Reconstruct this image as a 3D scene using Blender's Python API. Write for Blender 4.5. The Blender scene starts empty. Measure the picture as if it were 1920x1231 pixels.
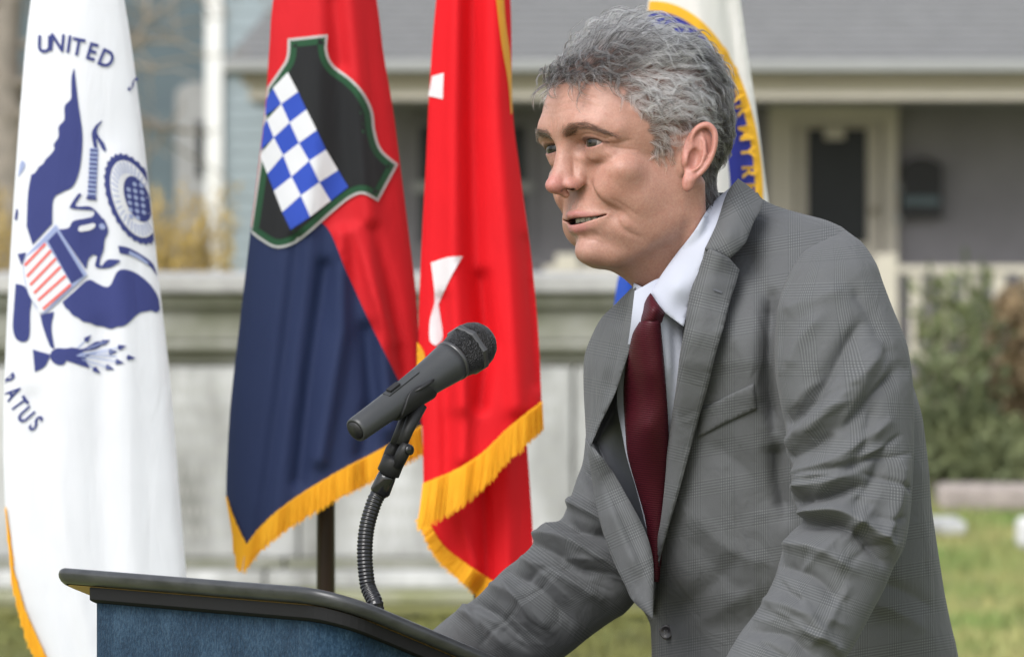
import bpy, bmesh, math, random
import numpy as np
from mathutils import Vector, Matrix
from mathutils.geometry import delaunay_2d_cdt
from mathutils.bvhtree import BVHTree

random.seed(7)
RNG = np.random.default_rng(11)
SC = bpy.context.scene
COL = SC.collection

# ------------------------------------------------------------------ camera
CAM_H = 1.50          # metres above the ground
HORIZON = 380.0       # row of the photograph (1231 rows) at eye level
PPR = 10000.0         # photograph pixels per unit of tangent
cam_d = bpy.data.cameras.new('camera')
cam = bpy.data.objects.new('camera', cam_d)
COL.objects.link(cam)
cam.location = (0, 0, CAM_H)
cam.rotation_euler = (math.radians(90), 0, 0)
cam_d.sensor_width = 36
cam_d.lens = 36 * PPR / 1920
cam_d.shift_y = -(615.5 - HORIZON) / 1920
cam_d.clip_start = 0.1
cam_d.clip_end = 2000
cam_d.dof.use_dof = True
cam_d.dof.focus_distance = 4.98
cam_d.dof.aperture_fstop = 12.5
cam_d.dof.aperture_blades = 0
SC.camera = cam

# ------------------------------------------------------------------ world and light
world = bpy.data.worlds.new('World'); SC.world = world; world.use_nodes = True
wn = world.node_tree
bg = wn.nodes['Background']
sky = wn.nodes.new('ShaderNodeTexSky'); sky.sky_type = 'NISHITA'; sky.sun_disc = False
SUN_EL, SUN_AZ = math.radians(44), math.radians(-152)   # azimuth: from +Y towards +X
sky.sun_elevation = SUN_EL; sky.sun_rotation = SUN_AZ
sky.dust_density = 2.0; sky.air_density = 1.3; sky.ozone_density = 1.0
hs = wn.nodes.new('ShaderNodeHueSaturation'); hs.inputs['Saturation'].default_value = 0.35
wn.links.new(sky.outputs[0], hs.inputs['Color']); wb = wn.nodes.new('ShaderNodeMixRGB'); wb.blend_type = 'MULTIPLY'; wb.inputs[0].default_value = 1.0; wb.inputs[2].default_value = (1.0, 0.99, 1.0, 1)
wn.links.new(hs.outputs[0], wb.inputs[1]); wn.links.new(wb.outputs[0], bg.inputs[0])
bg.inputs[1].default_value = 0.12
sun_d = bpy.data.lights.new('sun', 'SUN'); sun_d.energy = 1.5; sun_d.angle = math.radians(38)
sun_d.color = (1.0, 0.995, 0.985)
sun = bpy.data.objects.new('sun', sun_d); COL.objects.link(sun)
sdir = Vector((math.sin(SUN_AZ) * math.cos(SUN_EL), math.cos(SUN_AZ) * math.cos(SUN_EL), math.sin(SUN_EL)))
sun.rotation_euler = sdir.to_track_quat('Z', 'Y').to_euler()
sun.location = (-3, -3, 8)
SC.view_settings.view_transform = 'Standard'; SC.view_settings.look = 'None'
SC.view_settings.gamma = 1.0; SC.view_settings.exposure = 0.94
SC.view_settings.use_curve_mapping = False
SC.render.engine = 'CYCLES'
SC.cycles.use_denoising = True
SC.cycles.max_bounces = 6; SC.cycles.transparent_max_bounces = 6
SC.cycles.sample_clamp_indirect = 5

# ------------------------------------------------------------------ helpers
def W(px, py, d):
    """World point seen at photograph pixel (px, py) standing d metres from the camera plane."""
    return np.array([(px - 960.0) / PPR * d, d, CAM_H + (HORIZON - py) / PPR * d])

def lin(r, g, b):
    f = lambda c: (c / 255 / 12.92) if c / 255 <= 0.04045 else ((c / 255 + 0.055) / 1.055) ** 2.4
    return (f(r), f(g), f(b), 1.0)

def tag(o, label=None, cat=None, group=None, kind=None):
    if label: o['label'] = label
    if cat: o['category'] = cat
    if group: o['group'] = group
    if kind: o['kind'] = kind
    return o

def empty(name, loc, label, cat, group=None):
    o = bpy.data.objects.new(name, None); o.empty_display_size = 0.1
    COL.objects.link(o); o.location = tuple(float(c) for c in loc)
    return tag(o, label, cat, group)

def world_loc(o):
    v = Vector((0, 0, 0))
    while o is not None:
        v += o.location; o = o.parent
    return np.array(v)

def obj(name, verts, faces, mat, parent=None, smooth=True, uv=None, colors=None, mats=None, mat_idx=None):
    """One mesh object from world-space vertices."""
    v = np.asarray(verts, dtype=float).reshape(-1, 3)
    if parent is not None:
        v = v - world_loc(parent)
    me = bpy.data.meshes.new(name)
    if isinstance(faces, np.ndarray): faces = faces.tolist()
    me.from_pydata(v.tolist(), [], faces)
    if smooth: me.polygons.foreach_set('use_smooth', np.ones(len(me.polygons), dtype=bool))
    if uv is not None:
        lay = me.uv_layers.new(name='UVMap')
        li = np.empty(len(me.loops), dtype=np.int32); me.loops.foreach_get('vertex_index', li)
        lay.data.foreach_set('uv', np.asarray(uv, dtype=np.float32)[li].ravel())
    if colors is not None:
        ca = me.color_attributes.new('Col', 'FLOAT_COLOR', 'POINT')
        c = np.asarray(colors, dtype=np.float32)
        if c.shape[1] == 3: c = np.concatenate([c, np.ones((len(c), 1), np.float32)], 1)
        ca.data.foreach_set('color', c.ravel())
    for m in (mats or [mat]): me.materials.append(m)
    if mat_idx is not None: me.polygons.foreach_set('material_index', np.asarray(mat_idx, dtype=np.int32))
    me.update()
    o = bpy.data.objects.new(name, me); COL.objects.link(o)
    if parent is not None: o.parent = parent
    return o

class MB:
    """Collects boxes, tubes and loose polygons into one mesh."""
    def __init__(s): s.v = []; s.f = []
    def add(s, v, f):
        n = len(s.v); s.v += [tuple(map(float, p)) for p in v]; s.f += [tuple(int(i) + n for i in q) for q in f]; return s
    def box(s, a, b, bev=0.0):
        x0, y0, z0 = a; x1, y1, z1 = b
        if bev <= 0:
            return s.add([(x0,y0,z0),(x1,y0,z0),(x1,y1,z0),(x0,y1,z0),(x0,y0,z1),(x1,y0,z1),(x1,y1,z1),(x0,y1,z1)],
                  [(0,3,2,1),(4,5,6,7),(0,1,5,4),(1,2,6,5),(2,3,7,6),(3,0,4,7)])
        bm = bmesh.new(); bmesh.ops.create_cube(bm, size=1)
        for v in bm.verts:
            v.co = Vector(((x0+x1)/2 + v.co.x*(x1-x0), (y0+y1)/2 + v.co.y*(y1-y0), (z0+z1)/2 + v.co.z*(z1-z0)))
        bmesh.ops.bevel(bm, geom=bm.edges[:], offset=bev, segments=2, affect='EDGES', profile=0.5)
        bm.verts.index_update()
        s.add([v.co for v in bm.verts], [[v.index for v in f.verts] for f in bm.faces]); bm.free(); return s
    def tube(s, pts, rad, n=12, cap=True):
        p = np.asarray(pts, float); m = len(p)
        r = np.broadcast_to(np.asarray(rad, float), (m,)) if np.ndim(rad) <= 1 else rad
        t = np.gradient(p, axis=0); t /= np.linalg.norm(t, axis=1)[:, None] + 1e-12
        up = np.array([0.0, 0, 1]) if abs(t[0][2]) < 0.9 else np.array([1.0, 0, 0])
        nrm = np.cross(t[0], up); nrm /= np.linalg.norm(nrm)
        V = []; ang = np.arange(n) / n * 2 * np.pi
        for i in range(m):
            nrm = nrm - t[i] * np.dot(nrm, t[i]); nrm /= np.linalg.norm(nrm) + 1e-12
            b = np.cross(t[i], nrm)
            V.append(p[i] + r[i] * (np.cos(ang)[:, None] * nrm + np.sin(ang)[:, None] * b))
        V = np.concatenate(V); F = []
        for i in range(m - 1):
            for j in range(n):
                k = (j + 1) % n
                F.append((i*n+j, i*n+k, (i+1)*n+k, (i+1)*n+j))
        if cap: F.append(tuple(range(n))[::-1]); F.append(tuple((m-1)*n + j for j in range(n)))
        return s.add(V, F)
    def lathe(s, base, axis, prof, n=32):
        """prof: list of (distance along axis, radius)."""
        base = np.asarray(base, float); axis = np.asarray(axis, float); axis = axis / np.linalg.norm(axis)
        pr = np.asarray(prof, float)
        up = np.array([0.0, 0, 1]) if abs(axis[2]) < 0.9 else np.array([1.0, 0, 0])
        u = np.cross(axis, up); u /= np.linalg.norm(u); w = np.cross(axis, u)
        ang = np.arange(n) / n * 2 * np.pi
        V = np.concatenate([base + axis * h + max(r, 1e-5) * (np.cos(ang)[:, None]*u + np.sin(ang)[:, None]*w) for h, r in pr]); F = []
        m = len(pr)
        for i in range(m - 1):
            for j in range(n):
                k = (j + 1) % n; F.append((i*n+j, (i+1)*n+j, (i+1)*n+k, i*n+k))
        F.append(tuple(range(n))); F.append(tuple((m-1)*n + j for j in range(n))[::-1])
        return s.add(V, F)
    def build(s, name, mat, parent=None, smooth=False):
        return obj(name, s.v, s.f, mat, parent, smooth)

def spline(pts, step=None, n=None, closed=False):
    """Catmull-Rom through points (any dimension)."""
    p = np.asarray(pts, float)
    if closed: p = np.concatenate([p[-1:], p, p[:2]])
    else: p = np.concatenate([2*p[:1]-p[1:2], p, 2*p[-1:]-p[-2:-1]])
    out = []
    for i in range(1, len(p) - 2):
        a, b, c, d = p[i-1], p[i], p[i+1], p[i+2]
        k = n if n else max(2, int(np.linalg.norm((c-b)[:2]) / step))
        t = (np.arange(k) / k)[:, None]
        out.append(0.5*((2*b) + (-a+c)*t + (2*a-5*b+4*c-d)*t*t + (-a+3*b-3*c+d)*t**3))
    if not closed: out.append(p[-2:-1])
    return np.concatenate(out)

def outline(*segs, step=6):
    """Closed outline from smooth segments; consecutive segments meet in a corner."""
    out = []
    for sg in segs:
        q = spline(sg, step=step) if len(sg) > 2 else dens(np.asarray(sg, float), step)
        out.append(q)
    p = np.concatenate(out)
    keep = [0]
    for i in range(1, len(p)):
        if np.linalg.norm(p[i] - p[keep[-1]]) > step * 0.3: keep.append(i)
    p = p[keep]
    if np.linalg.norm(p[0] - p[-1]) < step * 0.3: p = p[:-1]
    return p

def dens(p, step):
    out = []
    for a, b in zip(p[:-1], p[1:]):
        k = max(1, int(np.linalg.norm(b - a) / step))
        out.append(a + (b - a) * (np.arange(k) / k)[:, None])
    out.append(p[-1:])
    return np.concatenate(out)

def inside(poly, pts):
    """Vectorised point in polygon."""
    poly = np.asarray(poly); x, y = pts[:, 0], pts[:, 1]; r = np.zeros(len(pts), bool)
    j = len(poly) - 1
    for i in range(len(poly)):
        xi, yi = poly[i]; xj, yj = poly[j]
        c = ((yi > y) != (yj > y)) & (x < (xj - xi) * (y - yi) / (yj - yi + 1e-12) + xi)
        r ^= c; j = i
    return r

def polydist(line, pts):
    """Distance of points to a polyline, and the arc parameter 0..1 of the nearest place."""
    line = np.asarray(line, float); best = np.full(len(pts), 1e9); par = np.zeros(len(pts))
    L = np.linalg.norm(np.diff(line, axis=0), axis=1); cum = np.concatenate([[0], np.cumsum(L)]); tot = cum[-1] + 1e-12
    for i in range(len(line) - 1):
        a = line[i]; d = line[i+1] - a; t = np.clip(((pts - a) @ d) / (d @ d + 1e-12), 0, 1)
        q = np.linalg.norm(pts - a - t[:, None] * d, axis=1)
        m = q < best; best[m] = q[m]; par[m] = (cum[i] + t[m] * L[i]) / tot
    return best, par

def fill(poly, step):
    """Triangulate a closed 2D outline with interior points about step apart."""
    poly = np.asarray(poly, float); lo, hi = poly.min(0), poly.max(0)
    gx = np.arange(lo[0] + step/2, hi[0], step); gy = np.arange(lo[1] + step/2, hi[1], step * 0.866)
    if len(gx) and len(gy):
        X, Y = np.meshgrid(gx, gy); X[1::2] += step / 2
        g = np.stack([X.ravel(), Y.ravel()], 1); g = g[inside(poly, g)]
        if len(g):
            d, _ = polydist(np.concatenate([poly, poly[:1]]), g); g = g[d > step * 0.45]
    else: g = np.zeros((0, 2))
    pts = np.concatenate([poly, g]); n = len(poly)
    ed = [(i, (i + 1) % n) for i in range(n)]
    r = delaunay_2d_cdt([Vector(p) for p in pts], ed, [], 1, 1e-4)
    v = np.array([tuple(p) for p in r[0]]); f = np.array([tuple(q) for q in r[2] if len(q) == 3])
    # keep the triangles inside, wound one way
    c = v[f].mean(1); f = f[inside(poly, c)]
    a = v[f]; s = (a[:,1,0]-a[:,0,0])*(a[:,2,1]-a[:,0,1]) - (a[:,1,1]-a[:,0,1])*(a[:,2,0]-a[:,0,0])
    f[s < 0] = f[s < 0][:, ::-1]
    return v, f

def Wv(p, d):
    p = np.asarray(p, float); d = np.broadcast_to(d, (len(p),))
    return np.stack([(p[:,0]-960)/PPR*d, d, CAM_H + (HORIZON-p[:,1])/PPR*d], 1)

# ------------------------------------------------------------------ materials
M = {}
def new_mat(name):
    m = bpy.data.materials.new(name); m.use_nodes = True
    nt = m.node_tree; return m, nt, nt.nodes['Principled BSDF']

def node(nt, typ, **kw):
    n = nt.nodes.new(typ)
    for k, v in kw.items():
        if k in n.inputs.keys(): n.inputs[k].default_value = v
        else: setattr(n, k, v)
    return n

def mat(name, col, rough=0.7, var=0.15, scale=20.0, bump=0.0, bscale=None, spec=0.3, metal=0.0, col2=None, trans=0.0, coat=0.0, stretch=None, sheen=0.0):
    """Principled material whose colour wanders between col and a darker or given second colour."""
    m, nt, b = new_mat(name)
    tc = node(nt, 'ShaderNodeTexCoord'); src = tc.outputs['Object']
    if stretch:
        mp = node(nt, 'ShaderNodeMapping'); mp.inputs['Scale'].default_value = stretch
        nt.links.new(src, mp.inputs[0]); src = mp.outputs[0]
    nz = node(nt, 'ShaderNodeTexNoise', Scale=scale, Detail=6.0, Roughness=0.6); nt.links.new(src, nz.inputs['Vector'])
    rp = node(nt, 'ShaderNodeValToRGB')
    c2 = col2 if col2 else tuple(c * (1 - var) for c in col[:3]) + (1,)
    rp.color_ramp.elements[0].position = 0.32; rp.color_ramp.elements[1].position = 0.68
    rp.color_ramp.elements[0].color = c2; rp.color_ramp.elements[1].color = col
    nt.links.new(nz.outputs['Fac'], rp.inputs[0]); nt.links.new(rp.outputs[0], b.inputs['Base Color'])
    b.inputs['Roughness'].default_value = rough; b.inputs['Specular IOR Level'].default_value = spec
    b.inputs['Metallic'].default_value = metal; b.inputs['Coat Weight'].default_value = coat
    b.inputs['Sheen Weight'].default_value = sheen
    if trans: b.inputs['Transmission Weight'].default_value = trans
    if bump:
        n2 = node(nt, 'ShaderNodeTexNoise', Scale=bscale or scale * 6, Detail=4.0); nt.links.new(src, n2.inputs['Vector'])
        bp = node(nt, 'ShaderNodeBump', Strength=min(1.0, bump * 100), Distance=bump); nt.links.new(n2.outputs['Fac'], bp.inputs['Height'])
        nt.links.new(bp.outputs[0], b.inputs['Normal'])
    return m
# ================================================================== the setting
M['grass'] = mat('grass', (0.13, 0.20, 0.06, 1), 0.9, col2=(0.30, 0.27, 0.12, 1), scale=1.3, bump=0.03, bscale=40)
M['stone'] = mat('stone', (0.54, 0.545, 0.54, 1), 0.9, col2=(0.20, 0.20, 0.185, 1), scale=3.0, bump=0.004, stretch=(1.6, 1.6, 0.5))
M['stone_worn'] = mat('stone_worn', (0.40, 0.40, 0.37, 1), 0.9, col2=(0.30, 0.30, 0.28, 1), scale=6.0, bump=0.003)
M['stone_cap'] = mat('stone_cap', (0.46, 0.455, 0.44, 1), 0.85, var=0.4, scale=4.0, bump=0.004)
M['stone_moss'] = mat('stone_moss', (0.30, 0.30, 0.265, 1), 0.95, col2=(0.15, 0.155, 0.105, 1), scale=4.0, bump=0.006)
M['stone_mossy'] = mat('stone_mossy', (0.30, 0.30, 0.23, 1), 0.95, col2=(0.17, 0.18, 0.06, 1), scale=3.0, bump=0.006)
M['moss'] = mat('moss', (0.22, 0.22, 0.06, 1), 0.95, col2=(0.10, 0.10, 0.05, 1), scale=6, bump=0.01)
M['granite'] = mat('granite', (0.38, 0.33, 0.30, 1), 0.8, var=0.35, scale=14, bump=0.003)
M['marble'] = mat('marble', (0.62, 0.62, 0.62, 1), 0.6, var=0.15, scale=4)
M['shingle'] = mat('shingle', (0.225, 0.227, 0.228, 1), 0.9, var=0.25, scale=5.0, bump=0.01, stretch=(1, 1, 14))
M['gutter'] = mat('gutter', (0.30, 0.305, 0.30, 1), 0.6, var=0.1, scale=2)
M['fascia'] = mat('fascia', (0.30, 0.265, 0.20, 1), 0.7, var=0.12, scale=2)
M['cream'] = mat('cream', (0.50, 0.46, 0.395, 1), 0.7, var=0.1, scale=3)
M['porch_wall'] = mat('porch_wall', (0.22, 0.21, 0.225, 1), 0.9, var=0.12, scale=3)
M['dark'] = mat('dark', (0.025, 0.025, 0.028, 1), 0.5, var=0.3, scale=4)
M['glass_dark'] = mat('glass_dark', (0.022, 0.025, 0.028, 1), 0.35, var=0.3, scale=1.5, spec=0.2)
M['white_paint'] = mat('white_paint', (0.74, 0.74, 0.72, 1), 0.6, var=0.08, scale=3)
M['cream_paint'] = mat('cream_paint', (0.50, 0.465, 0.39, 1), 0.6, var=0.1, scale=3)
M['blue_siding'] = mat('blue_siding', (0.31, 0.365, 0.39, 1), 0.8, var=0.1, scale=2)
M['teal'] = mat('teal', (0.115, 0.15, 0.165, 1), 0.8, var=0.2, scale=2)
M['grey_wood'] = mat('grey_wood', (0.33, 0.33, 0.325, 1), 0.8, var=0.2, scale=3)
M['bark'] = mat('bark', (0.30, 0.265, 0.225, 1), 0.95, var=0.4, scale=8)
M['twig'] = mat('twig', (0.33, 0.285, 0.23, 1), 0.95, var=0.3, scale=8)
M['leaf_green'] = mat('leaf_green', (0.17, 0.19, 0.085, 1), 0.7, col2=(0.07, 0.09, 0.045, 1), scale=5)
M['leaf_gold'] = mat('leaf_gold', (0.48, 0.34, 0.09, 1), 0.8, col2=(0.30, 0.22, 0.09, 1), scale=5)
M['leaf_brown'] = mat('leaf_brown', (0.28, 0.20, 0.11, 1), 0.8, col2=(0.16, 0.12, 0.07, 1), scale=5)

# ground: one sheet to the horizon, gently uneven
gx = np.linspace(-1, 1, 90); gx = np.sign(gx) * np.abs(gx) ** 2.2 * 400
gy = np.concatenate([np.linspace(-12, 60, 90), np.linspace(66, 900, 14)])
X, Y = np.meshgrid(gx, gy); Z = 0.015 * np.sin(X * 1.3) * np.cos(Y * 0.9)
V = np.stack([X.ravel(), Y.ravel(), Z.ravel() - 0.02], 1); nx = len(gx)
F = [(j*nx+i, j*nx+i+1, (j+1)*nx+i+1, (j+1)*nx+i) for j in range(len(gy)-1) for i in range(nx-1)]
tag(obj('ground', V, F, M['grass']), kind='structure')

# grass tufts where the lawn is in view
def blades(n, xr, yr, h, z0=-0.02):
    x = RNG.uniform(*xr, n); y = RNG.uniform(*yr, n); a = RNG.uniform(0, 6.28, n); hh = h * RNG.uniform(0.5, 1.2, n)
    w = 0.006; dx, dy = np.cos(a) * w, np.sin(a) * w; lx, ly = RNG.normal(0, 0.4, n) * hh, RNG.normal(0, 0.4, n) * hh
    V = np.stack([np.stack([x-dx, y-dy, np.full(n, z0)], 1), np.stack([x+dx, y+dy, np.full(n, z0)], 1), np.stack([x+lx, y+ly, z0+hh], 1)], 1).reshape(-1, 3)
    return V, np.arange(3*n).reshape(-1, 3)
v, f = blades(26000, (0.9, 3.2), (16.5, 28), 0.06)
M['blade'] = mat('blade', (0.15, 0.25, 0.065, 1), 0.8, col2=(0.40, 0.35, 0.15, 1), scale=1.4)
tag(obj('grass', v, f, M['blade'], smooth=False), 'short patchy green and straw grass of the lawn', 'grass', kind='stuff')

# ---------------------------------------------------------------- stone monument wall behind the flags
MD = 20.0
mon = empty('stone_monument', (-0.6, MD + 0.4, 0), 'long weathered grey stone monument wall with moulded cap behind the flags', 'monument')
def zz(py, d): return CAM_H + (HORIZON - py) / PPR * d
def xx(px, d): return (px - 960) / PPR * d
x0, x1 = xx(-260, MD), xx(1330, MD)
def course(name, pa, pb, front, m, xs, bev=0.01):
    xs = list(xs)
    for a, b in zip(xs[:-1], xs[1:]):
        MB().box((a + 0.004, MD - front, zz(pb, MD)), (b - 0.004, MD + 0.8, zz(pa, MD)), bev).build(name, m, mon)
cuts = np.linspace(x0, x1, 5)
course('cap_stone', 514, 548, 0.10, M['stone_cap'], cuts)
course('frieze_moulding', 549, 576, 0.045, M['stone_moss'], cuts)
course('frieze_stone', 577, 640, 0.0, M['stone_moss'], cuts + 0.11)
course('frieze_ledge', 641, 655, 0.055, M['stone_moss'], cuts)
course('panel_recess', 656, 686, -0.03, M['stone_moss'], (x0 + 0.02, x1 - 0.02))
# inscribed panels with worn, unreadable lines
pc = [x0, xx(300, MD), xx(560, MD), xx(830, MD), xx(1075, MD), x1]
course('inscription_panel', 687, 1046, 0.0, M['stone'], pc, 0.012)
for (a, b) in ((310, 455), (640, 800), (1010, 1060)):
    for k, py in enumerate(range(722, 1040, 38)):
        mb = MB(); x = xx(a, MD) + 0.02
        while x < xx(b, MD) - 0.03:
            w = random.uniform(0.012, 0.028)
            mb.box((x, MD - 0.0015, zz(py + 15, MD)), (x + w * 0.45, MD + 0.002, zz(py, MD))); x += w + 0.006
        tag(mb.build('worn_inscription_line', M['stone_worn'], mon), kind='stuff')
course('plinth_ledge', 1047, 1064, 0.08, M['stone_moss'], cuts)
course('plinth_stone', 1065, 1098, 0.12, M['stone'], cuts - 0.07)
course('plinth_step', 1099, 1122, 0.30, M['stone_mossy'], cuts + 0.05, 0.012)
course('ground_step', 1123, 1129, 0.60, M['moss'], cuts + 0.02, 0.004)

# mossy verge in front of the monument
v, f = blades(14000, (-2.2, 0.9), (16.0, 19.3), 0.05)
tag(obj('moss_verge', v, f, M['moss'], smooth=False), 'mossy green verge at the foot of the stone monument', 'moss', kind='stuff')

# ---------------------------------------------------------------- houses
HD = 40.0
hs_ = empty('porch_house', (xx(1300, HD), HD + 2, 0), 'grey bungalow with shingled porch roof and cream trimmed door', 'house')
hx0, hx1 = xx(428, HD), xx(2300, HD)
zr, ze = zz(-420, HD), zz(110, HD)
# roof slab sloping up and back from the eave, hipped at its far corner
ov = 0.0
mb = MB()
ridge_y = HD + 4.2; rz = ze + 2.6
mb.add([(hx0, HD, ze), (hx1, HD, ze), (hx1, ridge_y, rz), (hx0 + 1.9, ridge_y, rz), (hx0, HD, ze - 0.05), (hx1, HD, ze - 0.05), (hx1, ridge_y, rz - 0.06), (hx0 + 1.9, ridge_y, rz - 0.06), (hx0, HD + 8, ze), (hx0, HD + 8, ze - 0.05)],
       [(0,1,2,3), (7,6,5,4), (4,5,1,0), (0,3,8), (4,0,8,9)])
roof = mb.build('roof', M['shingle'], hs_)
for k in range(20):      # shingle courses: a butt edge each
    t0, t1 = k / 46, (k + 1) / 46
    ya, yb = HD + 4.2 * t0, HD + 4.2 * t1; za, zb = ze + 2.6 * t0, ze + 2.6 * t1
    MB().add([(hx0 + 1.9*t0, ya - 0.004, za + 0.022), (hx1, ya - 0.004, za + 0.022), (hx1, yb, zb + 0.006), (hx0 + 1.9*t1, yb, zb + 0.006), (hx0 + 1.9*t0, ya - 0.004, za + 0.002), (hx1, ya - 0.004, za + 0.002)],
             [(0,1,2,3), (4,5,1,0)]).build('shingle_course', M['shingle'], roof)
MB().box((hx0 - 0.02, HD - 0.12, zz(136, HD)), (hx1, HD - 0.005, zz(112, HD)), 0.02).build('gutter', M['gutter'], hs_)
MB().box((hx0 + 0.1, HD + 0.0, zz(160, HD)), (hx1, HD + 0.12, zz(137, HD))).build('fascia_board', M['fascia'], hs_)
MB().box((hx0 + 0.15, HD + 0.06, zz(186, HD)), (hx1, HD + 0.20, zz(160.5, HD))).build('porch_beam', M['cream'], hs_)
PD = HD + 1.9            # porch back wall
wz0 = -0.02
MB().box((hx0 + 0.5, PD, wz0), (hx1, PD + 0.25, ze + 0.8)).build('wall', M['porch_wall'], hs_)
MB().box((hx0 + 0.15, HD + 0.2, zz(190, HD)), (hx1, PD, zz(186, HD) + 0.02)).build('porch_ceiling', M['porch_wall'], hs_)
MB().box((hx0 + 0.2, HD + 0.1, wz0), (hx1, PD, 0.12)).build('porch_floor', M['grey_wood'], hs_)
P2 = PD - 0.01
def hb(name, a, b, c, d, y0, y1, m, parent=hs_): return MB().box((xx(a, PD), PD - y1, zz(d, PD)), (xx(b, PD), PD - y0, zz(c, PD))).build(name, m, parent)
door = hb('door', 1492, 1650, 232, 640, 0.004, 0.05, M['cream'])
hb('door_pane', 1513, 1624, 242, 455, 0.052, 0.07, M['glass_dark'], door)
hb('door_wreath', 1545, 1582, 236, 262, 0.075, 0.10, M['cream'], door)
MB().lathe((xx(1638, PD), PD - 0.055, zz(395, PD)), (0, -1, 0), [(0, .012), (.03, .014), (.05, .03), (.08, .028), (.09, .0)], 12).build('door_handle', M['fascia'], door, True)
fr = hb('door_frame', 1440, 1488, 205, 640, 0.004, 0.10, M['cream'])
hb('door_jamb', 1654, 1682, 205, 640, 0.004, 0.10, M['cream'], fr)
hb('door_head', 1440, 1682, 196, 231, 0.105, 0.16, M['cream'], fr)
# porch window beyond the flags
for (a, b, c, d) in ((772, 1000, 225, 470),):
    wv = hb('window', a, b, c, d, 0.004, 0.05, M['porch_wall'])
    hb('window_pane', a + 14, b - 14, c + 12, 340, 0.052, 0.06, M['glass_dark'], wv)
    hb('window_pane', a + 14, b - 14, 360, d - 12, 0.052, 0.06, M['glass_dark'], wv)
    hb('window_rail', a, b, 341, 359, 0.055, 0.09, M['grey_wood'], wv)
# porch posts and railing: each baluster its own piece
FD = HD + 0.15
fence = empty('porch_railing', (xx(1700, FD), FD, 0), 'cream porch railing with square balusters below the grey bungalow', 'railing')
def fb(name, a, b, c, d, m, dy=0.0, t=0.03): return MB().box((xx(a, FD), FD + dy - t, zz(d, FD)), (xx(b, FD), FD + dy + t, zz(c, FD)), 0.006).build(name, m, fence)
fb('top_rail', 1020, 2100, 498, 512, M['cream_paint'], 0, 0.05)
fb('bottom_rail', 1020, 2100, 660, 676, M['cream_paint'], 0, 0.05)
for k, a in enumerate(np.arange(1030, 2080, 52.0)):
    fb('baluster', a, a + 22, 513, 659, M['cream_paint'])
for a in (1042, 1640): fb('railing_post', a, a + 42, 476, 740, M['cream_paint'], 0, 0.075)

# neighbouring blue house on the far left
BD = 46.0
bh = empty('blue_house', (xx(250, BD), BD + 2, 0), 'pale blue clapboard house with white corner board behind the white flag', 'house')
def bb(name, a, b, c, d, y0, y1, m, parent=bh): return MB().box((xx(a, BD), BD - y1, zz(d, BD)), (xx(b, BD), BD - y0, zz(c, BD))).build(name, m, parent)
bb('wall', 384, 760, -420, 900, -0.3, 0.0, M['blue_siding'])
for k, py in enumerate(range(-60, 560, 29)): bb('clapboard', 421, 760, py, py + 27, 0.002, 0.03, M['blue_siding'])
bb('corner_board', 386, 418, -420, 900, 0.004, 0.09, M['white_paint'])
bb('trim_board', 419, 760, 112, 136, 0.035, 0.10, M['gutter'])
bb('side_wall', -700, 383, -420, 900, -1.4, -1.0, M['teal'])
w_ = bb('window', 318, 400, 176, 560, -0.95, -0.8, M['grey_wood'])
bb('window_slot', 358, 378, 225, 330, -0.79, -0.77, M['glass_dark'], w_)
v = [(xx(318, BD), BD + .8, zz(176, BD))] + [(xx(359 + 41*math.cos(t), BD), BD + .8, zz(176 - 26*math.sin(t), BD)) for t in np.linspace(math.pi, 0, 14)]
v2 = [(a, b + .15, c) for a, b, c in v]; n = len(v)
MB().add(v + v2, [tuple(range(n)), tuple(range(n, 2*n))[::-1]] + [(i, (i+1) % n, n + (i+1) % n, n + i) for i in range(n)]).build('window_arch', M['grey_wood'], w_)
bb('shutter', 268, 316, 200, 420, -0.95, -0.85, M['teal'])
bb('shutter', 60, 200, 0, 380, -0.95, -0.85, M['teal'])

# ---------------------------------------------------------------- letter box on the porch wall
LBD = PD - 0.02
mbx = empty('wall_box', (xx(1725, LBD), LBD, zz(420, LBD)), 'dark arched box hanging on the porch wall beside the door', 'wall box')
v = [(xx(1690, LBD), zz(408, LBD)), (xx(1764, LBD), zz(408, LBD))] + [(xx(1727 + 37*math.cos(t), LBD), zz(318 - 22*math.sin(t), LBD)) for t in np.linspace(0, math.pi, 12)]
v3 = [(a, LBD, b) for a, b in v] + [(a, LBD - 0.14, b) for a, b in v]; n = len(v)
MB().add(v3, [tuple(range(n)), tuple(range(n, 2*n))[::-1]] + [(i, (i+1) % n, n + (i+1) % n, n + i) for i in range(n)]).build('box_body', M['dark'], mbx)
MB().box((xx(1690, LBD), LBD - 0.17, zz(385, LBD)), (xx(1758, LBD), LBD - 0.141, zz(368, LBD))).build('box_flap', M['teal'], mbx)
for py in (345, 402): MB().box((xx(1676, LBD), LBD - 0.12, zz(py + 14, LBD)), (xx(1689, LBD), LBD, zz(py, LBD))).build('wall_bracket', M['gutter'], mbx)

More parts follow.
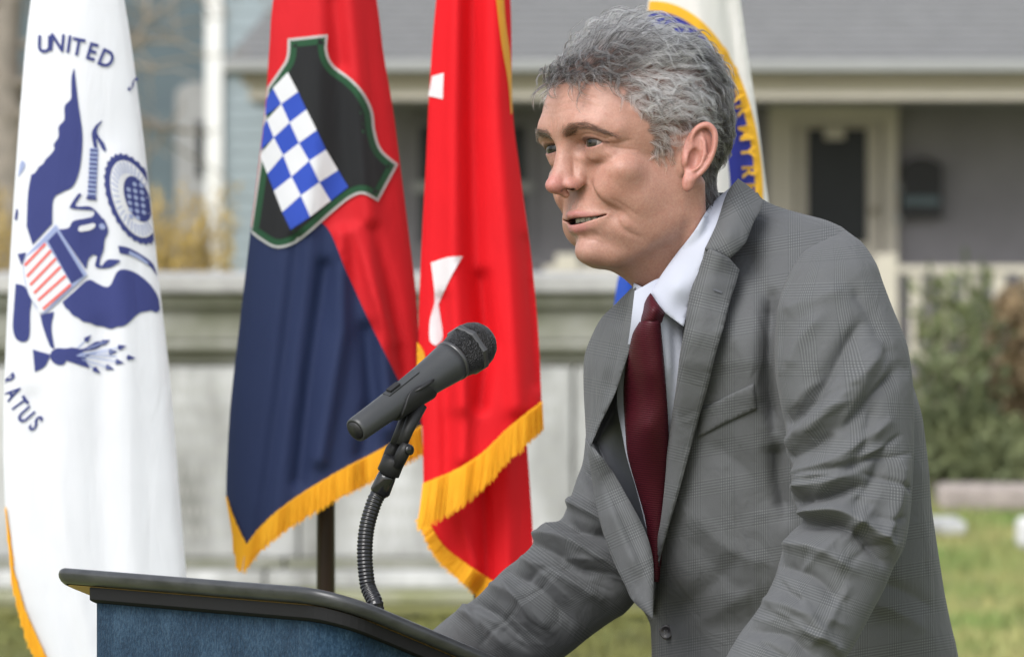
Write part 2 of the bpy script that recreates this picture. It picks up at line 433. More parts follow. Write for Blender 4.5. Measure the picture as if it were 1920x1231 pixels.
# ---------------------------------------------------------------- bushes and trees
def leaf_cloud(n, blobs, size, seed, up=0.3, thin=0.55):
    r = np.random.default_rng(seed); P = []
    w = np.array([b[3]*b[4]*b[5] for b in blobs]); cnt = (w / w.sum() * n).astype(int) + 1
    for b, k in zip(blobs, cnt):
        d = r.normal(size=(k, 3)); d /= np.linalg.norm(d, axis=1)[:, None]
        P.append(np.array(b[:3]) + d * np.array(b[3:6]) * (r.uniform(0.15, 1.08, (k, 1)) ** thin))
    P = np.concatenate(P); n = len(P)
    a = r.normal(size=(n, 3)); a[:, 2] += up; a /= np.linalg.norm(a, axis=1)[:, None]
    b = np.cross(a, r.normal(size=(n, 3))); b /= np.linalg.norm(b, axis=1)[:, None]
    s = size * r.uniform(0.5, 1.3, (n, 1))
    V = np.stack([P, P + a*s*0.5 + b*s*0.28, P + a*s, P + a*s*0.5 - b*s*0.28], 1).reshape(-1, 3)
    return V, np.arange(4*n).reshape(-1, 4)

def branches(root, tips, seed, r0, wig=0.1, n=8):
    r = np.random.default_rng(seed); mb = MB()
    for t in tips:
        t = np.asarray(t, float); p = np.linspace(0, 1, n)[:, None] * (t - root) + root
        L = np.linalg.norm(t - root); p[1:-1] += np.cumsum(r.normal(0, wig * L / n, (n-2, 3)), 0) * 0.6
        mb.tube(p, np.linspace(r0, r0 * 0.15, n), 5)
    return mb

GB = 27.0
def bush(name, label, blobs, n, size, m, seed, root, tips, tw, r0=0.02, group=None, wig=.1):
    e = empty(name, root, label, 'bush', group)
    v, f = leaf_cloud(n, blobs, size, seed)
    obj('crown', v, f, m, e, smooth=False)
    branches(np.asarray(root, float), tips, seed, r0, wig).build('stem', tw, e, True)
    return e
def blob(px, py, d, rx, ry, rz=0.35): p = W(px, py, d); return (p[0], p[1], p[2], rx*d/PPR, rz, ry*d/PPR)
def sprigs(n, per, base, spread, tip_y, d, size, seed, rad):
    """Leaves set along upright branches that fan out from the ground: airy, with gaps."""
    r = np.random.default_rng(seed); P = []; D = []; tips = []
    for i in range(n):
        bx = base + r.uniform(-1, 1) * spread * .55; tx = bx + r.normal(0, spread * .38); ty = r.uniform(*tip_y); dd = d + r.uniform(-.45, .45)
        a = W(bx, 905, dd); a[2] = 0; b = W(tx, ty, dd); tips.append(b)
        t = r.uniform(.06, 1, per) ** .8; q = a + (b - a) * t[:, None] + np.array([0, 0, .12]) * (t * (1 - t))[:, None]
        P.append(q + r.normal(0, rad, (per, 3)) * (1.25 - t)[:, None]); D.append(np.tile(b - a, (per, 1)) / np.linalg.norm(b - a))
    P = np.concatenate(P); D = np.concatenate(D); n_ = len(P)
    a = D * .8 + r.normal(size=(n_, 3)) * .6; a /= np.linalg.norm(a, axis=1)[:, None]; b = np.cross(a, r.normal(size=(n_, 3))); b /= np.linalg.norm(b, axis=1)[:, None]
    s_ = size * r.uniform(.5, 1.3, (n_, 1)); V = np.stack([P, P + a*s_*.5 + b*s_*.18, P + a*s_, P + a*s_*.5 - b*s_*.18], 1).reshape(-1, 3)
    return V, np.arange(4*n_).reshape(-1, 4), tips
eb = empty('green_bush', W(1770, 915, GB) * [1, 1, 0], 'tall loose green bush growing in front of the porch railing', 'bush')
v, f, tips = sprigs(44, 56, 1775, 110, (500, 850), GB, 0.10, 3, .06)
obj('crown', v, f, M['leaf_green'], eb, smooth=False)
branches(W(1770, 915, GB) * [1, 1, 0], tips, 3, .014).build('stem', M['twig'], eb, True)
lb = empty('low_bush', W(1900, 915, GB - .4) * [1, 1, 0], 'low green ground bush behind the granite curb', 'bush')
v, f, tips = sprigs(26, 90, 1880, 80, (790, 890), GB - .4, 0.08, 4, .06)
obj('crown', v, f, M['leaf_green'], lb, smooth=False)
branches(W(1890, 915, GB - .4) * [1, 1, 0], tips, 4, .01).build('stem', M['twig'], lb, True)
bl = [blob(1895, 700, GB + 1, 75, 150), blob(1850, 780, GB + 1, 60, 110), blob(1930, 850, GB + 1, 60, 70), blob(1905, 590, GB + 1, 35, 60, .2)]
bush('twiggy_shrub', 'brown twiggy shrub beside the tall loose green bush', bl, 2600, 0.08, M['leaf_brown'], 5, W(1885, 905, GB + 1) * [1, 1, 0],
     [W(1885 + random.uniform(-90, 80), random.uniform(560, 840), GB + 1 + random.uniform(-.3, .3)) for _ in range(60)], M['twig'], 0.012)
GY = 24.0
for (bx, sp, n, sd, lab) in ((345, 95, 60, 8, 'golden yellow twiggy shrub between the white flag and the unit flag'), (-25, 60, 34, 9, 'golden shrub at the picture edge beyond the white flag')):
    gs = empty('golden_shrub', W(bx, 880, GY + 6) * [1, 1, 0], lab, 'bush', 'golden shrubs behind the monument')
    v, f, tips = sprigs(n, 80, bx, sp, (340, 500), GY + 6, .055, sd, .05)
    obj('crown', v, f, M['leaf_gold'], gs, smooth=False); branches(W(bx, 880, GY + 6) * [1, 1, 0], tips, sd, .010).build('stem', M['twig'], gs, True)

# bare tree at the far left: trunk, limbs and a haze of twigs
TD = 35.0
tree = empty('bare_tree', W(10, 820, TD) * [1, 1, 0], 'leafless tree with grey brown twigs in front of the blue house', 'tree')
tr = W(12, 800, TD) * [1, 1, 0]; top = W(-20, -420, TD)
MB().tube(spline([tr, W(16, 400, TD), W(8, 100, TD), W(30, -200, TD), top], n=6), np.linspace(0.16, 0.05, 25), 10).build('trunk', M['bark'], tree, True)
rr = np.random.default_rng(21); mb = MB(); tw = MB()
for k in range(26):
    s = W(14 + rr.uniform(-6, 10), rr.uniform(-330, 260), TD); e = s + np.array([rr.choice([-1, 1, 1, 1]) * rr.uniform(.5, 1.7), rr.uniform(-.6, .4), rr.uniform(-.5, .9)])
    p = np.linspace(0, 1, 8)[:, None] * (e - s) + s; p[1:] += np.cumsum(rr.normal(0, .05, (7, 3)), 0)
    mb.tube(p, np.linspace(.035, .008, 8), 6)
    for q in range(16):
        i = rr.integers(2, 8); a = p[i]; b = a + rr.normal(0, .34, 3) + (e - s) * 0.12
        pp = np.linspace(0, 1, 5)[:, None] * (b - a) + a; pp[1:] += np.cumsum(rr.normal(0, .03, (4, 3)), 0)
        tw.tube(pp, np.linspace(.012, .004, 5), 4, False)
mb.build('limb', M['bark'], tree, True)
tag(tw.build('twig', M['twig'], tree, True), kind='stuff')

# ---------------------------------------------------------------- graves on the lawn
def slab(name, label, a, b, c, d, dist, depth, m, cat, bev=0.03):
    e = MB().box((xx(a, dist), dist, max(-0.03, zz(d, dist))), (xx(b, dist), dist + depth, zz(c, dist)), bev).build(name, m)
    return tag(e, label, cat)
slab('grave_curb', 'long low brown granite curb lying in front of the green bushes', 1762, 2150, 910, 960, 25.9, 0.35, M['granite'], 'grave curb', 0.035)
slab('flat_grave_marker', 'small flat grey grave marker set in the lawn', 1745, 1812, 979, 1003, 24.0, 0.5, M['stone'], 'grave marker', 0.01)
slab('upright_headstone', 'white marble headstone at the edge of the lawn', 1908, 1960, 970, 1030, 23.0, 0.12, M['marble'], 'headstone', 0.03)
# ================================================================== flags
def cloth_mat(name, col, rough=0.75, sheen=0.25, weave=900, transl=0.25, var=0.04):
    m, nt, b = new_mat(name)
    tc = node(nt, 'ShaderNodeTexCoord')
    nz = node(nt, 'ShaderNodeTexNoise', Scale=9.0, Detail=5.0); nt.links.new(tc.outputs['Object'], nz.inputs['Vector'])
    rp = node(nt, 'ShaderNodeValToRGB')
    rp.color_ramp.elements[0].position = 0.3; rp.color_ramp.elements[1].position = 0.7
    rp.color_ramp.elements[0].color = tuple(c * (1 - var * 2) for c in col[:3]) + (1,); rp.color_ramp.elements[1].color = col
    nt.links.new(nz.outputs['Fac'], rp.inputs[0])
    wv = node(nt, 'ShaderNodeTexNoise', Scale=float(weave), Detail=1.0); nt.links.new(tc.outputs['Object'], wv.inputs['Vector'])
    bp = node(nt, 'ShaderNodeBump', Strength=0.12, Distance=0.001); nt.links.new(wv.outputs['Fac'], bp.inputs['Height'])
    mp = node(nt, 'ShaderNodeMapping'); mp.inputs['Scale'].default_value = (1, 1, .22); mp.inputs['Rotation'].default_value = (0, .12, 0); nt.links.new(tc.outputs['Object'], mp.inputs[0])
    n5 = node(nt, 'ShaderNodeTexNoise', Scale=38.0, Detail=3.0, Distortion=.6); nt.links.new(mp.outputs[0], n5.inputs['Vector'])
    b5 = node(nt, 'ShaderNodeBump', Strength=.35, Distance=.006); nt.links.new(n5.outputs['Fac'], b5.inputs['Height']); nt.links.new(b5.outputs[0], bp.inputs['Normal'])
    nt.links.new(rp.outputs[0], b.inputs['Base Color']); nt.links.new(bp.outputs[0], b.inputs['Normal'])
    b.inputs['Roughness'].default_value = rough; b.inputs['Sheen Weight'].default_value = sheen
    b.inputs['Specular IOR Level'].default_value = 0.25
    tr = node(nt, 'ShaderNodeBsdfTranslucent'); nt.links.new(rp.outputs[0], tr.inputs['Color'])
    mx = node(nt, 'ShaderNodeMixShader'); mx.inputs[0].default_value = transl
    out = nt.nodes['Material Output']
    nt.links.new(b.outputs[0], mx.inputs[1]); nt.links.new(tr.outputs[0], mx.inputs[2]); nt.links.new(mx.outputs[0], out.inputs['Surface'])
    return m
M['flag_white'] = cloth_mat('flag_white', (0.765, 0.78, 0.83, 1))
M['flag_cream'] = cloth_mat('flag_cream', (0.76, 0.75, 0.72, 1))
M['flag_red'] = cloth_mat('flag_red', (0.74, 0.010, 0.018, 1), sheen=0.0)
M['flag_red_dull'] = cloth_mat('flag_red_dull', (0.62, 0.016, 0.024, 1), sheen=0.0)
M['flag_navy'] = cloth_mat('flag_navy', (0.022, 0.034, 0.092, 1), sheen=0.0)
M['flag_blue'] = cloth_mat('flag_blue', (0.03, 0.10, 0.55, 1), sheen=0.1)
M['print_navy'] = cloth_mat('print_navy', (0.048, 0.06, 0.21, 1), sheen=0.1)
M['print_pale'] = cloth_mat('print_pale', (0.34, 0.40, 0.62, 1))
M['print_white'] = cloth_mat('print_white', (0.80, 0.81, 0.84, 1))
M['print_red'] = cloth_mat('print_red', (0.80, 0.17, 0.15, 1))
M['patch_grey'] = cloth_mat('patch_grey', (0.52, 0.53, 0.52, 1))
M['patch_green'] = cloth_mat('patch_green', (0.022, 0.085, 0.04, 1), sheen=0.1)
M['patch_black'] = cloth_mat('patch_black', (0.017, 0.018, 0.020, 1), sheen=0.15)
M['patch_blue'] = cloth_mat('patch_blue', (0.035, 0.085, 0.50, 1), sheen=0.1)
M['seal_blue'] = cloth_mat('seal_blue', (0.035, 0.045, 0.30, 1), sheen=0.0)
M['gold'] = cloth_mat('gold', (0.86, 0.42, 0.015, 1), var=0.10)
M['gold_thread'] = cloth_mat('gold_thread', (0.95, 0.49, 0.018, 1), var=0.10)
M['gold_print'] = cloth_mat('gold_print', (0.80, 0.46, 0.03, 1))
M['pole'] = mat('pole', (0.035, 0.022, 0.016, 1), 0.35, var=0.3, scale=10, stretch=(1, 1, .2))
M['brass'] = mat('brass', (0.55, 0.36, 0.10, 1), 0.3, var=0.2, scale=8, metal=0.9)

def edge(pts):
    p = np.asarray(pts, float); return lambda y: np.interp(y, p[:, 1], p[:, 0])

class Drape:
    """A hanging cloth: where it stands, its two side edges (photograph pixels) and the folds running down it."""
    def __init__(s, d0, left, right, folds, depth=0.6, lean=0.0):
        s.d0, s.l, s.r, s.folds, s.depth, s.lean = d0, edge(left), edge(right), folds, depth, lean
    def __call__(s, p):
        p = np.asarray(p, float); a, b = s.l(p[:, 1]), s.r(p[:, 1]); hw = (b - a) / 2
        t = np.clip((p[:, 0] - (a + b) / 2) / hw, -1, 1)
        d = s.d0 + hw / PPR * s.d0 * s.depth * (1 - np.sqrt(np.maximum(0, 1 - (t * 0.985) ** 2))) + s.lean * t
        for (line, w, h) in s.folds:      # a fold follows a line; h > 0 stands out towards the lawn in front
            q, par = polydist(line, p); d = d - h * np.exp(-(q / w) ** 2)
        return d

def print_on(name, poly, drape, m, parent, off=0.0015, step=9):
    v, f = fill(poly, step)
    return obj(name, Wv(v, drape(v) - off), f, m, parent)

def sheet(name, poly, drape, m, parent, step=9, off=0.0):
    v, f = fill(poly, step)
    return obj(name, Wv(v, drape(v) - off), f, m, parent)

def fringe(hem, vec, drape, parent, spacing=2.0, seed=0, off=0.004, vec2=None):
    """Bullion fringe: a woven heading and single threads hanging from it."""
    r = np.random.default_rng(seed); h = dens(np.asarray(hem, float), spacing); n = len(h)
    v0 = np.asarray(vec, float); v1 = np.asarray(vec2 if vec2 is not None else vec, float)
    dv = v0 + (v1 - v0) * np.linspace(0, 1, n)[:, None]
    def dep(q): return drape(q)
    # heading and cloth behind the threads
    k = 5; B = np.concatenate([h + dv * (j / (k - 1) * 0.93 ) for j in range(k)])
    d = np.tile(dep(h), k) - off * 0.5
    F = [(j*n+i, j*n+i+1, (j+1)*n+i+1, (j+1)*n+i) for j in range(k-1) for i in range(n-1)]
    fr = obj('fringe', Wv(B, d), F, M['gold'], parent)
    V = []; FF = []; D = []
    ph = np.cumsum(r.normal(0, .12, n))
    for rep in range(2):
        for i in range(n):
            ln = r.uniform(0.90, 1.06); sway = r.normal(0, 1.6) + 1.5 * math.sin(ph[i] * 2)
            a = h[i] + r.normal(0, .5, 2); dd = dep(h[i:i+1])[0] - off - r.uniform(0, .0015) - .001 * math.sin(ph[i] * 5)
            w = 1.1
            for j, t in enumerate((0, .5, 1)):
                c = a + dv[i] * t * ln + np.array([sway * t * t, 0]); ww = w * (1 - .35 * t)
                nx_ = np.array([dv[i][1], -dv[i][0]]); nx_ = nx_ / np.linalg.norm(nx_) * ww
                V += [c - nx_, c + nx_]; D += [dd, dd - .0008]
            b = len(V) - 6; FF += [(b, b+1, b+3, b+2), (b+2, b+3, b+5, b+4)]
    tag(obj('fringe_thread', Wv(np.array(V), np.array(D)), FF, M['gold_thread'], fr, smooth=False), kind='stuff')
    return fr

_glyphs = {}
def glyph(ch):
    """Outline triangles of a letter, 1 unit high, centred."""
    if ch not in _glyphs:
        c = bpy.data.curves.new('letter', 'FONT'); c.body = ch; c.size = 1.0; c.offset = 0.02; c.resolution_u = 4
        o = bpy.data.objects.new('letter', c); COL.objects.link(o)
        dg = bpy.context.evaluated_depsgraph_get(); me = o.evaluated_get(dg).to_mesh()
        v = np.array([tuple(p.co) for p in me.vertices])[:, :2]; f = [tuple(p.vertices) for p in me.polygons]
        o.evaluated_get(dg).to_mesh_clear(); bpy.data.objects.remove(o); bpy.data.curves.remove(c)
        lo, hi = v.min(0), v.max(0); v = (v - (lo + hi) / 2) / (hi[1] - lo[1]) ; _glyphs[ch] = (v, f)
    return _glyphs[ch]

def letter(ch, px, py, size, ang, drape, m, parent, wide=1.0, slant=0.0, off=0.002, clip=None):
    v, f = glyph(ch); v = v * np.array([size * wide, -size]); v = v + np.stack([-v[:, 1] * slant, 0 * v[:, 1]], 1)
    a = math.radians(ang); q = np.stack([v[:, 0]*math.cos(a) - v[:, 1]*math.sin(a), v[:, 0]*math.sin(a) + v[:, 1]*math.cos(a)], 1) + [px, py]
    if clip is not None: q = np.stack([np.maximum(q[:, 0], clip(q[:, 1])), q[:, 1]], 1)
    return obj('letter', Wv(q, drape(q) - off), f, m, parent, smooth=False)

def pole_and_stand(root, px, d, top=-260, bottom_z=0.0):
    x = (px - 960) / PPR * d; z1 = CAM_H + (HORIZON - top) / PPR * d
    MB().tube([(x, d, bottom_z + .02), (x, d, 1.2), (x, d, z1)], .0115, 14).build('pole', M['pole'], root, True)
    MB().lathe((x, d, bottom_z - .01), (0, 0, 1), [(0, .16), (.012, .165), (.03, .15), (.05, .07), (.09, .03), (.16, .022), (.17, .0)], 28).build('pole_stand', M['brass'], root, True)
    MB().lathe((x, d, z1), (0, 0, 1), [(0, .012), (.01, .02), (.02, .01), (.05, .018), (.12, .001)], 12).build('finial', M['brass'], root, True)

# ------------------------------------------------------------ 1: white flag with navy eagle
def A(*q): return [(x / 4.103, y / 4.103 + 120) for x, y in q]
def B(*q): return [(x / 4.103, y / 4.103 + 400) for x, y in q]
L1 = [(96,-235),(58,0),(42,150),(24,400),(12,620),(6,800),(10,950),(20,1050),(45,1140),(90,1240),(130,1320)]
R1 = [(186,-235),(233,0),(262,200),(285,400),(302,560),(318,700),(335,900),(348,1060),(360,1200),(372,1320)]
F1 = Drape(6.25, L1, R1, [([(150,-20),(140,400),(120,800),(130,1300)], 40, 0.0030), ([(215,300),(235,700),(260,1300)], 26, 0.0040), ([(60,750),(85,1000),(150,1250)], 20, -0.0040), ([(190,620),(185,900),(215,1300)], 24, -0.0035),
     ([(95,840),(130,1050),(190,1300)], 14, 0.0025)], 0.32)
fl = empty('flag', (xx(150, 6.3), 6.3, 0), 'white flag printed with a navy eagle and striped shield', 'flag', 'row of flags behind the lectern')
sheet('cloth', outline(L1, L1[-1:] + R1[-1:], R1[::-1], [R1[0], L1[0]], step=9), F1, M['flag_white'], fl)
fringe([(10,950),(20,1050),(45,1140),(90,1240),(112,1290)], (8, 62), F1, fl, seed=1)
pole_and_stand(fl, 150, 6.34)
em = print_on('eagle_wing', outline(A((570,30),(600,290),(630,500),(632,640),(610,820),(560,940),(480,985),(410,1040),(400,1231)), B((400,80),(250,240)), B((250,240),(205,100)),
     A((205,1231),(215,1000),(240,850)), A((240,850),(268,838),(300,790),(330,770),(350,735),(395,690),(420,650),(412,620),(450,560),(448,500),(460,468),(495,430),(494,350),(505,310),(545,270),(548,200),(550,100),(570,30)), step=5), F1, M['print_navy'], fl)
print_on('eagle_wing', outline(B((700,510),(800,562),(850,550),(900,450),(960,430),(1050,460),(1150,540),(1215,640),(1232,740)), B((1232,740),(1200,762),(1165,745),(1130,752),(1085,760),(1040,790),(1000,830),(950,865),(900,870),(850,888),(790,868),(740,862),(690,840),(640,832),(600,800),(560,782),(525,740),(500,722),(480,680)), B((480,680),(560,610),(660,520),(700,510)), step=4), F1, M['print_navy'], fl)
sh = print_on('shield', outline(B((430,85),(670,470)), B((670,470),(430,690),(340,775)), B((340,775),(290,740),(215,610),(180,450),(195,330)), B((195,330),(430,85)), step=5), F1, M['print_pale'], fl, .0026)
print_on('shield_field', outline(B((355,225),(545,540)), B((545,540),(330,760),(285,720),(218,605),(186,445),(200,335)), B((200,335),(355,225)), step=5), F1, M['print_white'], sh, .0032)
print_on('shield_chief', outline(B((437,140),(642,480)), B((642,480),(548,537)), B((548,537),(368,212)), B((368,212),(437,140)), step=5), F1, M['print_navy'], sh, .0034)
for a, b in (((350,232),(190,400)), ((392,285),(207,485)), ((430,345),(232,550)), ((465,410),(262,612)), ((505,478),(293,668)), ((543,547),(330,735))):
    q = np.array(B(a, b)); n_ = np.array([q[1][1]-q[0][1], q[0][0]-q[1][0]]); n_ = n_ / np.linalg.norm(n_) * 2.6
    print_on('shield_stripe', dens(np.array([q[0]+n_, q[1]+n_, q[1]-n_, q[0]-n_, q[0]+n_]), 5)[:-1], F1, M['print_red'], sh, .0038)
hd = print_on('eagle_head', outline(B((450,125),(530,110),(560,60),(650,40),(715,22),(720,-20)) + A((640,1120),(545,1110),(540,1090),(600,1000),(625,1005),(580,1090),(690,1095),(750,1140),(790,1190)) + B((800,40),(832,130),(805,200),(795,280),(770,350),(768,395),(785,400),(830,355),(925,360),(900,385),(835,418),(735,412),(745,330),(715,318),(680,350),(662,430)), B((662,430),(450,125)), step=4), F1, M['print_navy'], fl, .0018)
print_on('eye', outline(B((600,130),(612,100),(660,88),(725,75),(730,105),(690,130),(620,142)), B((620,142),(600,130)), step=4), F1, M['print_white'], hd, .0026)
print_on('eye', outline(B((760,90),(785,75),(812,100),(800,125),(770,120)), B((770,120),(760,90)), step=4), F1, M['print_pale'], hd, .0026)
print_on('tail_feathers', outline(B((120,540),(190,562),(240,660),(230,760),(225,940),(185,988),(130,970),(105,920),(98,850),(108,700)), B((108,700),(120,540)), step=5), F1, M['print_navy'], fl)
print_on('wing_tip', outline(B((135,312),(200,300)), B((200,300),(165,400)), B((165,400),(135,312)), step=4), F1, M['print_navy'], fl)
print_on('leg', outline(B((310,780),(415,755)), B((415,755),(395,880),(418,1040)), B((418,1040),(385,1020),(330,870),(310,780)), step=4), F1, M['print_navy'], fl)
print_on('talon', outline(B((395,1060),(440,1035),(500,1038),(560,1030),(640,1040),(740,985),(800,995),(740,1040),(640,1060)), B((640,1060),(640,1090),(740,1075),(660,1110),(690,1190)), B((690,1190),(600,1160),(510,1130)), B((510,1130),(490,1160),(450,1165),(405,1140),(385,1100),(395,1060)), step=4), F1, M['print_navy'], fl)
print_on('arrow_feather', outline(B((252,1045),(320,1065),(390,1085)), B((390,1085),(370,1130),(340,1180),(268,1218)), B((268,1218),(252,1045)), step=4), F1, M['print_navy'], fl)
for i, (tx, ty) in enumerate(((690,945),(830,978),(955,1022),(1025,1110),(935,1145),(860,1192),(758,1218),(885,1062))):
    s0 = np.array(B((560, 1085 + (i % 3 - 1) * 14)))[0]; t0 = np.array(B((tx, ty)))[0]; u = (t0 - s0) / np.linalg.norm(t0 - s0); n_ = np.array([u[1], -u[0]])
    print_on('arrow_shaft', np.array([s0 + n_*1.3, t0 + n_*.8, t0 - n_*.8, s0 - n_*1.3]), F1, M['print_pale'], fl, .0014)
    b0 = t0 - u * 10
    print_on('arrow_head', np.array([b0 - u*3, b0 + n_*5.5, t0 + u*5, b0 - n_*5.5]), F1, M['print_navy'], fl, .0022)
# round seal: scalloped rim, spokes, inner globe with dots
c0 = np.array([250., 373]); t_ = math.radians(-9); ex = np.array([math.cos(t_), -math.sin(t_)*-1]); ey = np.array([math.sin(t_)*-1, math.cos(t_)])
def el(rx, ry, n=60, sc=0.0, c=c0, a0=0): 
    a = np.arange(n) / n * 2*np.pi + a0; k = 1 + sc * np.cos(a * 30)
    q = c + (rx * k * np.cos(a))[:, None] * np.array([.985, .17]) + (ry * k * np.sin(a))[:, None] * np.array([.22, 1.0])
    return np.stack([np.minimum(q[:, 0], F1.r(q[:, 1]) - 1.5), q[:, 1]], 1)
sl = print_on('seal_rim', el(52, 84, 180, .022), F1, M['print_navy'], fl, .0015, 7)
print_on('seal_ring', el(41, 72, 60), F1, M['print_white'], sl, .0022, 7)
for k in range(34):
    a = k / 34 * 2*np.pi; 
    q0 = c0 + 27*math.cos(a)*np.array([.985,.17]) + 48*math.sin(a)*np.array([.22,1.0]); q1 = c0 + 39*math.cos(a)*np.array([.985,.17]) + 69*math.sin(a)*np.array([.22,1.0])
    if q1[0] > F1.r(q1[1]) - 2: continue
    u = (q1-q0)/np.linalg.norm(q1-q0); n_ = np.array([u[1], -u[0]]) * 1.0
    print_on('seal_spoke', np.array([q0+n_, q1+n_, q1-n_, q0-n_]), F1, M['print_pale'], sl, .0028)
print_on('seal_globe', el(25, 43, 50, 0, c0 + [8, 0]), F1, M['print_navy'], sl, .0026, 7)
for i in range(4):
    for j in range(6):
        q = c0 + [-10 + i*12.5 + j*1.2, -30 + j*12.5 + i*2.5]
        if q[0] < F1.r(q[1]) - 6 and ((q - c0 - [8, 0]) / [24, 42] @ ((q - c0 - [8, 0]) / [24, 42])) < 1: print_on('seal_dot', el(4.2, 4.4, 10, 0, q), F1, M['print_pale'], sl, .0034)
an = print_on('anchor_shaft', np.array(A((692,645),(757,650),(738,1035),(672,1030))), F1, M['print_pale'], fl, .0016)
for k in range(11):
    t = k / 10; print_on('anchor_band', np.array(A((692-20*t,655+350*t),(756-18*t,660+350*t),(755-18*t,672+350*t),(691-20*t,667+350*t))), F1, M['print_navy'], an, .0024)
print_on('anchor_head', outline(A((785,432),(730,480),(705,540),(722,645)), A((722,645),(750,645)), A((750,645),(742,570),(790,660),(818,668)), A((818,668),(800,610),(750,540),(752,490),(785,445)), A((785,445),(785,432)), step=3), F1, M['print_navy'], an, .0022)
print_on('anchor_foot', np.array(A((665,1020),(745,1030),(738,1048),(662,1040))), F1, M['print_navy'], an, .0022)
rb = print_on('ribbon', outline(B((908,248),(985,262),(1090,318),(1175,385),(1210,480)), B((1210,480),(1150,405),(1040,335),(920,305)), B((920,305),(908,248)), step=4), F1, M['print_navy'], fl)
print_on('ribbon_panel', np.array(B((995,285),(1075,325),(1150,385),(1130,390),(1055,345),(990,315))), F1, M['print_pale'], rb, .0024)
print_on('stray_print', outline(A((165,740),(190,760),(185,800),(140,870)), A((140,870),(150,790),(165,740)), step=4), F1, M['print_pale'], fl)
print_on('stray_print', outline(A((125,1110),(138,1130),(130,1200)), A((130,1200),(112,1190),(125,1110)), step=4), F1, M['print_navy'], fl)
for ch, px, py, an_ in (('U',83,83,2),('N',107,80,5),('I',129,83,8),('T',146,88,11),('E',173,97,16),('D',200,110,22)):
    letter(ch, px, py, 33, an_, F1, M['print_navy'], fl, .85)
letter('S', 249, 158, 30, 35, F1, M['print_navy'], fl, .4)
for ch, px, py, an_ in (('R',13,712,62),('A',24,736,58),('T',36,757,54),('U',48,777,48),('S',67,793,42)):
    letter(ch, px, py, 34, an_, F1, M['print_navy'], fl, .62, clip=lambda y: F1.l(y) + 1)

# ------------------------------------------------------------ 2: red over navy flag with shield badge
L2 = [(545,-235),(512,0),(505,90),(498,190),(486,300),(470,430),(450,600),(433,750),(425,880),(424,940)]
R2 = [(665,-235),(706,0),(719,100),(736,200),(753,330),(768,450),(779,540),(786,640),(790,720),(793,800)]
F2 = Drape(6.45, L2 + [(430,1080)], R2 + [(796,1080)], [([(600,-20),(590,300),(540,600),(500,1000)], 30, .014), ([(655,-20),(690,400),(735,800)], 22, .016), ([(560,450),(530,700),(490,1000)], 16, -.016), ([(640,440),(640,620),(600,860)], 16, .014),
     ([(610,500),(580,720),(560,900)], 14, -.012), ([(700,430),(735,560),(760,700)], 12, -.014), ([(665,430),(705,560),(740,640)], 10, .010), ([(690,620),(700,750),(680,850)], 16, -.014), ([(625,0),(640,120)], 14, -.008)], 0.5)
fl = empty('flag', (xx(610, 6.5), 6.5, 0), 'red and navy unit flag with a checkered shield badge and gold fringe', 'flag', 'row of flags behind the lectern')
DIAG = [(470,425),(530,440),(604,418),(650,510),(690,597),(742,702),(780,775)]
sheet('cloth', outline(L2[:6], DIAG, [(780,775),(793,800)], R2[::-1], [R2[0], L2[0]], step=8), F2, M['flag_red_dull'], fl)
HEM2 = [(424,930),(440,975),(462,1020)]; HEM2b = [(462,1020),(500,975),(560,928),(640,880),(720,838),(790,797)]
sheet('lower_cloth', outline(DIAG, [(780,775),(793,800)], HEM2b[::-1], HEM2[::-1], L2[5:][::-1], step=8), F2, M['flag_navy'], fl)
fringe(spline(HEM2, step=5), (18, 98), F2, fl, seed=2, vec2=(-12, 52)); fringe(spline(HEM2b, step=5), (-6, 54), F2, fl, seed=3, vec2=(3, 56))
def C(*q): return np.array([(x / 2.8625 + 440, y / 2.8625 + 50) for x, y in q])
badge = outline(C((285,65),(500,42)), C((500,42),(497,130),(530,205),(620,275),(690,350),(740,450),(755,560),(790,660),(878,738)), C((878,738),(770,938)), C((770,938),(690,898),(620,920),(520,1000),(420,1090),(320,1165),(220,1187),(130,1140),(78,1098)),
     [(467.5,433.6),(476,375),(488,290),(497,200),(499.5,170)], C((172,330),(240,232),(278,165),(285,65)), step=6)
def inset(p, k, keep=None):
    nxt, prv = np.roll(p, -1, 0), np.roll(p, 1, 0); t = nxt - prv; t /= np.linalg.norm(t, axis=1)[:, None] + 1e-9
    n_ = np.stack([-t[:, 1], t[:, 0]], 1)
    if not inside(p, (p + n_ * .5))[len(p)//3]: n_ = -n_
    q = p + n_ * k
    return q
lc = lambda q: np.stack([np.maximum(q[:, 0], F2.l(q[:, 1]) + 1), q[:, 1]], 1)
bd = print_on('badge', lc(badge), F2, M['patch_grey'], fl, .003, 8)
print_on('badge_border', lc(inset(badge, 5)), F2, M['patch_green'], bd, .0036, 8)
print_on('badge_field', lc(inset(badge, 17)), F2, M['patch_black'], bd, .0042, 8)
WHT = [[(285,245),(340,350),(250,415),(205,330)], [(385,445),(440,555),(345,625),(295,515)], [(490,660),(555,770),(455,835),(400,720)], [(250,415),(295,515),(210,595),(172,500)], [(345,625),(400,720),(305,805),(260,690)],
       [(455,835),(515,935),(405,1020),(355,905)], [(210,595),(260,690),(175,790),(135,690)], [(305,805),(355,905),(255,995),(210,880)]]
BLU = [[(340,350),(385,445),(295,515),(250,415)], [(440,555),(490,660),(400,720),(345,625)], [(555,770),(610,860),(515,935),(455,835)], [(205,330),(250,415),(165,478),(168,390)], [(295,515),(345,625),(260,690),(210,595)], [(400,720),(455,835),(355,905),(305,805)],
       [(172,500),(210,595),(135,665),(152,540)], [(260,690),(305,805),(210,880),(175,790)], [(355,905),(405,1020),(300,1090),(255,995)]]
